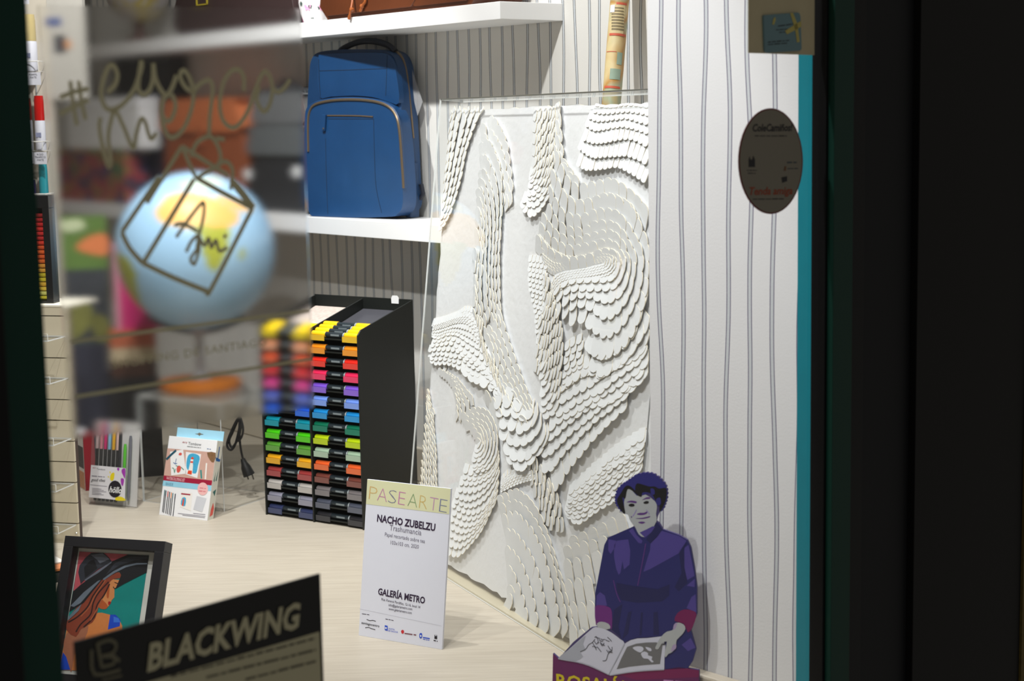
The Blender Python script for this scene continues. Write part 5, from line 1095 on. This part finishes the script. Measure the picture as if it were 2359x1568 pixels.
rprism(x0, x1, ZS1, ZS1 + .20, n5 - .13, n5, .03, .02).obj('body', mat('plum_leather', (58, 42, 42), .5, .15, 20), db, I4, smooth=True, bevel=.012, seg=3)
a = WB.uv(452, 14, n5 + .003); b = WB.uv(476, -14, n5 + .003)
bk = MB()
for q in ((a[0], b[0], a[1], a[1] + .004), (a[0], b[0], b[1] - .004, b[1]), (a[0], a[0] + .004, a[1], b[1]), (b[0] - .004, b[0], a[1], b[1])): bk.box(*q, n5, n5 + .004)
bk.obj('buckle', mat('yellow_brass', (206, 186, 60), .3, metal=.4), db, I4)
n6 = SD * .9
fx = st_(718, 30, n6 - .05)
fp = thing('floral_pouch', 'white pouch with pink flowers and dark leaves beside the brown leather bag', 'pouch', WB.m() @ Matrix.Translation((fx, ZS1, n6 - .06)) @ Matrix.Rotation(R(-90), 4, 'X'))
MB().lathe([(.020, 0), (.030, .004), (.040, .03), (.044, .06), (.040, .09), (.03, .11)], 30).obj('body', mat('porcelain_white', (240, 236, 236), .35), fp, I4, smooth=True)
rs = random.Random(3)
for nm, c, n, r in (('pink_flower', (240, 160, 200), 9, .010), ('dark_leaf', (76, 92, 88), 14, .0055), ('yellow_flower', (240, 200, 80), 6, .0045)):
    b = MB()
    for k in range(n):
        a, z = rs.uniform(0, 6.28), rs.uniform(.012, .085)
        rad = .030 + .014 * min(1, max(0, (z - .004) / .05)) + .0008
        cx_, cy_ = math.cos(a) * rad, math.sin(a) * rad; tv = V((-math.sin(a), math.cos(a), 0)); uv_ = V((0, 0, 1)); nv = V((math.cos(a), math.sin(a), 0))
        pts = [V((cx_, cy_, z)) + tv * (r * (1 + .25 * math.sin(5 * q)) * math.cos(q)) + uv_ * (r * 1.1 * (1 + .25 * math.sin(5 * q)) * math.sin(q)) - nv * (r * r * math.cos(q) ** 2 / .08) for q in [k2_ * .524 for k2_ in range(12)]]
        b.add(pts, [tuple(range(12))])
    b.obj('flower_print', mat(nm, c, .5), fp, I4)
x0, x1 = st_(752, 30, n6), st_(1082, 8, n6)
lb = thing('leather_bag', 'brown leather bag with knotted drawstrings on the upper shelf above the blue backpack', 'bag', WB.m())
CHE = mat('chestnut_leather', (86, 42, 18), .4, .25, 9, .25, bscale=70)
rprism(x0, x1, ZS1 + .001, ZS1 + .24, n6 - .15, n6 - .004, .05, .03).obj('body', CHE, lb, I4, smooth=True, bevel=.02, seg=4)
xm = st_(950, 10, n6)
rprism(x0 + .012, xm, ZS1 + .012, ZS1 + .15, n6 - .02, n6 + .006, .03).obj('front_pocket', CHE, lb, I4, smooth=True, bevel=.008, seg=3)
rprism(xm + .012, x1 - .01, ZS1 + .012, ZS1 + .15, n6 - .02, n6 + .004, .03).obj('front_pocket', CHE, lb, I4, smooth=True, bevel=.008, seg=3)
def wp(x, y, n): a = WB.uv(x, y, n); return (a[0], a[1], n)
ns_ = n6 + .012; no_ = SD + .006
LACE = mat('tan_lace', (150, 78, 30), .5)
MB().tube(cr([wp(811, -30, ns_), wp(812, 0, ns_ + .002), wp(808, 24, no_), wp(804, 44, no_)], 5, False), [.003] * 10 + [.0032] * 3 + [.0045] * 3, 7).obj('drawstring', LACE, lb, I4, smooth=True)
MB().tube(cr([wp(838, -30, ns_), wp(842, 0, ns_), wp(836, 12, ns_), wp(830, 26, ns_)], 5, False), .0036, 7).obj('drawstring', LACE, lb, I4, smooth=True)
for x, y, n in ((810, 22, no_), (834, 14, ns_)):
    a = wp(x, y, n); MB().lathe([(.0001, -.006), (.005, -.004), (.006, 0), (.005, .004), (.0001, .006)], 10, a).obj('knot', LACE, lb, I4, smooth=True)

# ================================================================== MAP TUBE leaning on the back wall
ta, tb_ = V(WB.w(*WB.uv(1428, -4, .065), .065)), V(WB.w(*WB.uv(1411, 205, .098), .098))
dv = (tb_ - ta).normalized(); L1 = ta.z / -dv.z; foot = ta + dv * (L1 - .002)
top = ta - dv * .25; ax = (top - foot).normalized(); tl = (top - foot).length
xx = ax.cross(V((0, 1, 0))).normalized(); yy = ax.cross(xx)
TM = Matrix(((xx.x, yy.x, ax.x, foot.x), (xx.y, yy.y, ax.y, foot.y), (xx.z, yy.z, ax.z, foot.z), (0, 0, 0, 1)))
tr_ = 21.5 / FP * (ta - CAM).length
mt_ = thing('map_tube', 'rolled antique map tube with a white price tag leaning on the striped back wall', 'map', TM)
MB().lathe([(tr_, .004), (tr_, tl)], 28).obj('roll', blot('antique_map', [(196, 190, 150), (214, 180, 120), (220, 200, 150), (190, 140, 70), (170, 180, 150)], 13), mt_, I4, smooth=True)
def on_tube(px_, py_):                         # angle, height of the pixel ray's nearest approach on the roll's viewer side
    r = ray(px_, py_); Mi = TM.inverted(); o = Mi @ CAM; d = (Mi.to_3x3() @ r)
    a = d.x ** 2 + d.y ** 2; b = 2 * (o.x * d.x + o.y * d.y); c = o.x ** 2 + o.y ** 2 - (tr_ + .0004) ** 2
    t = (-b - math.sqrt(max(0, b * b - 4 * a * c))) / (2 * a); p = o + d * t
    return math.atan2(p.y, p.x), p.z
def wrap(name, m, x0, x1, y0, y1, dr=.0006):
    a0, z0 = on_tube(x0, y1); a1, z1 = on_tube(x1, y0)
    if a1 - a0 > math.pi: a1 -= 2 * math.pi
    if a1 - a0 < -math.pi: a1 += 2 * math.pi
    n = 10; vs = [((tr_ + dr) * math.cos(a0 + (a1 - a0) * k / n), (tr_ + dr) * math.sin(a0 + (a1 - a0) * k / n), z) for z in (z0, z1) for k in range(n + 1)]
    return MB().add(vs, [(k, k + 1, k + n + 2, k + n + 1) for k in range(n)]).obj(name, m, mt_, I4, smooth=True)
wrap('legend_panel', mat('map_cream', (214, 194, 146), .6, .12, 300), 1405, 1441, 12, 80)
MR_ = mat('map_red_line', (206, 92, 66), .6)
wrap('map_line', MR_, 1404, 1441, 80, 82, .0009); wrap('map_line', MR_, 1420, 1444, 8, 10, .0009); wrap('map_line', MR_, 1398, 1420, 118, 120, .0009); wrap('map_line', MR_, 1393, 1428, 200, 203, .0009)
wrap('map_land', mat('map_sage', (150, 170, 150), .6, .2, 60), 1404, 1430, 160, 182, .0008); wrap('map_land', mat('map_sage', (150, 170, 150), .6, .2, 60), 1420, 1434, 122, 148, .0008)
for k in range(8): wrap('map_text', mat('map_ink', (130, 116, 84), .6, .5, 700), 1409, 1437, 18 + k * 7, 20 + k * 7, .0010)
wrap('price_tag', mat('tag_white', (232, 232, 244), .5), 1406, 1417, 11, 29, .0012)

# ================================================================== THINGS STUCK ON THE GLASS
FO = .0004
fm = bpy.data.materials.new('frosted_film'); fm.use_nodes = True; nt = fm.node_tree; nt.nodes.remove(nt.nodes['Principled BSDF'])
rf = nt.nodes.new('ShaderNodeBsdfRefraction'); rf.inputs['IOR'].default_value = 1.03; rf.inputs['Roughness'].default_value = .255; rf.inputs['Color'].default_value = (.985, .985, .985, 1)
df = nt.nodes.new('ShaderNodeBsdfDiffuse'); df.inputs[0].default_value = (.62, .6, .6, 1)
mx = nt.nodes.new('ShaderNodeMixShader'); mx.inputs[0].default_value = .05
nt.links.new(rf.outputs[0], mx.inputs[1]); nt.links.new(df.outputs[0], mx.inputs[2]); nt.links.new(mx.outputs[0], nt.nodes['Material Output'].inputs[0])
film = thing('window_film', 'large frosted clear film on the left pane with hand-drawn lettering and a gift box', 'window film', GL.m())
fq = [GL.uv(*p, FO) for p in ((86, 12), (690, 20), (722, 940), (166, 1012))]
MB().prism(fq, FO, FO + .0008).obj('film_sheet', fm, film, I4)
FI = mat('olive_ink', (214, 208, 170), .6, .05)
z4 = Z(130, 0, 3.9203); zz2 = Z(0, 400, 3.2667); zz1 = Z(0, 0, 3.2667)
FZ = FO + .0012
def fst(lines, w, name='lettering'): return strokes(film, GL, lines, w * 1.25, FI, .0, 6, name, off=FZ)
fst([z4((125, 730), (150, 930), (185, 1130)), z4((200, 730), (225, 900), (262, 1080)), z4((30, 880), (160, 830), (295, 800)), z4((30, 1030), (160, 960), (292, 902))], .0036)
fst([z4((460, 830), (525, 770), (550, 680), (520, 600), (475, 600), (430, 700), (405, 830), (425, 940), (475, 990), (540, 980), (620, 920), (700, 810), (745, 690), (770, 600), (768, 545)),
     z4((768, 545), (745, 690), (740, 800), (780, 855), (835, 820), (870, 720), (875, 570)), z4((875, 570), (890, 690), (930, 790), (990, 860), (1040, 800), (1085, 680)),
     z4((1040, 850), (1075, 940), (1050, 1050), (1000, 1095), (950, 1020), (965, 900), (1010, 850)), z4((950, 1010), (965, 1130), (1010, 1230), (1080, 1230), (1160, 1140), (1220, 980), (1238, 830), (1210, 720), (1160, 640), (1120, 660), (1130, 730), (1180, 800), (1240, 820)),
     z4((1240, 820), (1300, 755), (1380, 722), (1410, 790), (1402, 900), (1385, 1050), (1378, 1210)),
     z4((1690, 820), (1692, 700), (1650, 632), (1580, 640), (1510, 740), (1478, 880), (1480, 1010), (1520, 1110), (1590, 1152), (1660, 1110), (1740, 980), (1800, 800), (1845, 690), (1890, 645), (1930, 700), (1950, 800), (1930, 930), (1880, 1005), (1830, 960), (1808, 880), (1830, 780)),
     z4((1945, 790), (2000, 832), (2060, 790), (2110, 715))], .0038)
fst([z4((400, 1060), (388, 1150), (420, 1330), (470, 1500), (490, 1440), (468, 1250), (490, 1100), (530, 1000), (600, 1130), (690, 1335), (720, 1210), (760, 1080), (800, 1100), (850, 1250), (905, 1200))], .0036)
bxl = [zz1((1105, 1530), (1240, 1310), (1370, 1100)), zz1((1370, 1100), (1430, 1240), (1480, 1345)), zz1((1370, 1100), (1550, 1215), (1720, 1320)), zz1((1480, 1345), (1540, 1300), (1625, 1260)),
       zz1((1440, 1180), (1470, 1090), (1530, 1040), (1590, 1030), (1640, 1100), (1660, 1190), (1625, 1260)), zz1((1625, 1040), (1690, 1050)), zz1((1640, 1240), (1700, 1215), (1750, 1280), (1735, 1430)), zz1((1735, 1340), (1820, 1430), (1915, 1560))]
fst(bxl, .0036, 'gift_box_drawing')
for seg in (zz2((1200, 20), (915, 440)), zz2((915, 440), (975, 560), (1070, 670)), zz2((1070, 670), (1300, 780), (1560, 885)), zz2((1560, 885), (1595, 855), (1900, 260)), zz2((1900, 260), (1690, 150), (1480, 32)), zz2((1460, 40), (1085, 660)), zz2((1900, 260), (1810, 150), (1740, 60))):
    fst([seg], .0042, 'gift_box_drawing')
fst([zz2((1325, 480), (1400, 370), (1500, 240), (1535, 225), (1530, 330), (1495, 480), (1480, 560)), zz2((1310, 390), (1380, 378), (1490, 435)), zz2((1400, 590), (1440, 510), (1490, 470), (1500, 560), (1480, 640), (1460, 680), (1435, 640), (1490, 560)), zz2((1500, 480), (1540, 540), (1570, 485), (1590, 555), (1625, 500), (1650, 580), (1710, 555)), zz2((1680, 480), (1705, 460))], .0032)
fst([[(162, 787), (713, 715)], [(172, 914), (720, 826)]], .0026, 'rule_line')
fit(film, GL, 'SHOPPING DE SANTIAGO', (258, 848), (612, 795), 20, FI, FZ, space=1.1)

# ---- dark counter sign on the lower left of the glass
sg_ = thing('pencil_sign', 'black and grey sign with pale block lettering at the bottom left of the glass', 'sign', GL.m())
SO = .001
q = [GL.uv(*p, SO) for p in ((168, 1477), (733, 1320), (744, 1640), (178, 1640))]
MB().prism(q, SO, SO + .003).obj('panel', mat('sign_black', (12, 12, 13), .5), sg_, I4)
BG = mat('sign_beige', (196, 190, 158), .6, .03); TXD = mat('sign_text_grey', (96, 92, 78), .6)
prs(sg_, GL, [[(306, 1580), (735, 1454), (742, 1640), (310, 1640)]], BG, .0005, off=SO + .003)
fit(sg_, GL, 'BLACKWING', (331, 1543), (686, 1440), 61, BG, SO + .0042, shear=.2, bold=.035)
zs = Z(0, 1200, 3.0244)
strokes(sg_, GL, [zs((620, 890), (640, 1060), (820, 1030)), zs((660, 840), (690, 1010)), zs((660, 850), (740, 822), (790, 850), (770, 910), (690, 935)), zs((700, 935), (770, 940), (775, 985), (690, 1010)), zs((760, 920), (815, 970))], .0034, mat('sign_emblem', (110, 106, 86), .6), .0042, 3, 'emblem', off=SO)
prs(sg_, GL, [zs((690, 1095), (830, 1060), (832, 1075), (692, 1110))], mat('sign_emblem', (110, 106, 86), .6), .0042, name='emblem', off=SO)
for p0_, p1_ in (((388, 1558), (722, 1470)), ((470, 1560), (722, 1497)), ((560, 1565), (726, 1522))):
    smudge(sg_, GL, p0_, p1_, 9, TXD, .0042, SO)

# ---- oval sticker and poster on the right of the glass
ov = thing('oval_sticker', 'round grey sticker with a dark red rim on the right of the glass', 'sticker', GL.m())
def ell(cx_, cy_, a, b, n=48): return [(cx_ + a * math.cos(2 * math.pi * k / n), cy_ + b * math.sin(2 * math.pi * k / n)) for k in range(n)]
MB().prism([GL.uv(*p, SO) for p in ell(1774.5, 371, 74.5, 122)], SO, SO + .0006).obj('rim', mat('rim_red', (110, 22, 26), .5), ov, I4)
MB().prism([GL.uv(*p, SO) for p in ell(1774.5, 371, 71.5, 118.5)], SO + .0006, SO + .0010).obj('face', mat('sticker_grey', (128, 122, 108), .5, .03), ov, I4)
OZ = SO + .0013
zo = Z(1660, 220, 5.225)
DKI = mat('sticker_ink', (26, 24, 30), .6); ORI = mat('sticker_orange', (150, 58, 20), .6)
fit(ov, GL, 'ColeCamiños!', zo((370, 432))[0], zo((850, 425))[0], 17, DKI, OZ, shear=.2, bold=.025)
smudge(ov, GL, zo((395, 490))[0], zo((780, 492))[0], 4, DKI, OZ)
fit(ov, GL, 'Tenda amiga', zo((330, 1195))[0], zo((850, 1185))[0], 18, ORI, OZ, shear=.2, bold=.02)
smudge(ov, GL, zo((370, 1252))[0], zo((745, 1248))[0], 4, DKI, OZ)
prs(ov, GL, [zo((322, 860), (322, 770), (335, 730), (345, 770), (365, 770), (378, 720), (398, 770), (398, 860))], DKI, OZ, name='logo_print')
smudge(ov, GL, zo((300, 905))[0], zo((420, 905))[0], 3.5, DKI, OZ); smudge(ov, GL, zo((312, 940))[0], zo((405, 940))[0], 3.5, DKI, OZ)
smudge(ov, GL, zo((785, 815))[0], zo((900, 812))[0], 6, mat('sticker_slate', (60, 70, 76), .6), OZ); smudge(ov, GL, zo((790, 885))[0], zo((915, 882))[0], 3.8, mat('sticker_slate', (60, 70, 76), .6), OZ)
prs(ov, GL, [zo((745, 905), (755, 850), (775, 850), (770, 905))], mat('sticker_rust', (110, 70, 30), .6), OZ, name='logo_print')
prs(ov, GL, [zo((718, 985), (785, 970), (785, 1030), (725, 1050))], DKI, OZ, name='logo_print')

ps = thing('paper_notice', 'beige paper notice on the glass in the top right corner, carrying a blue card', 'poster', GL.m())
q = [GL.uv(*p, SO) for p in ((1723, -140), (1876, -140), (1875, 127), (1723, 122))]
MB().prism(q, SO, SO + .0008).obj('sheet', mat('notice_paper', (196, 184, 150), .7, .06, 30), ps, I4)
bc = thing('blue_card', 'small blue rounded card with a yellow ribbon cross stuck on the beige notice', 'card', GL.m())
zp_ = Z(1700, 0, 11.2)
q = [GL.uv(*p, SO + .0009) for p in zp_((620, 420), (640, 390), (1500, 325), (1540, 345), (1570, 420), (1600, 1260), (1560, 1310), (740, 1362), (670, 1340), (650, 1280))]
MB().prism(q, SO + .0009, SO + .0040).obj('card', [mat('card_blue', (108, 140, 148), .6, .05), ], bc, I4, bevel=.0004)
YR = mat('ribbon_yellow', (190, 178, 96), .6, .1, 80); CZ = SO + .0044
prs(bc, GL, [zp_((1260, 345), (1340, 338), (1450, 620), (1510, 1080), (1440, 1100), (1390, 760)), zp_((1545, 540), (1550, 690), (1400, 780), (1180, 890), (1130, 800), (1380, 640)), zp_((800, 640), (830, 480), (880, 440), (890, 520), (850, 640))], YR, CZ, name='ribbon_print')
smudge(bc, GL, zp_((950, 690))[0], zp_((1350, 635))[0], 4.5, DKI, CZ); smudge(bc, GL, zp_((900, 785))[0], zp_((1200, 765))[0], 3, DKI, CZ); smudge(bc, GL, zp_((980, 850))[0], zp_((1140, 838))[0], 3, DKI, CZ)
smudge(bc, GL, zp_((690, 1105))[0], zp_((1240, 1055))[0], 4, DKI, CZ); smudge(bc, GL, zp_((690, 1165))[0], zp_((1200, 1125))[0], 3.6, DKI, CZ)
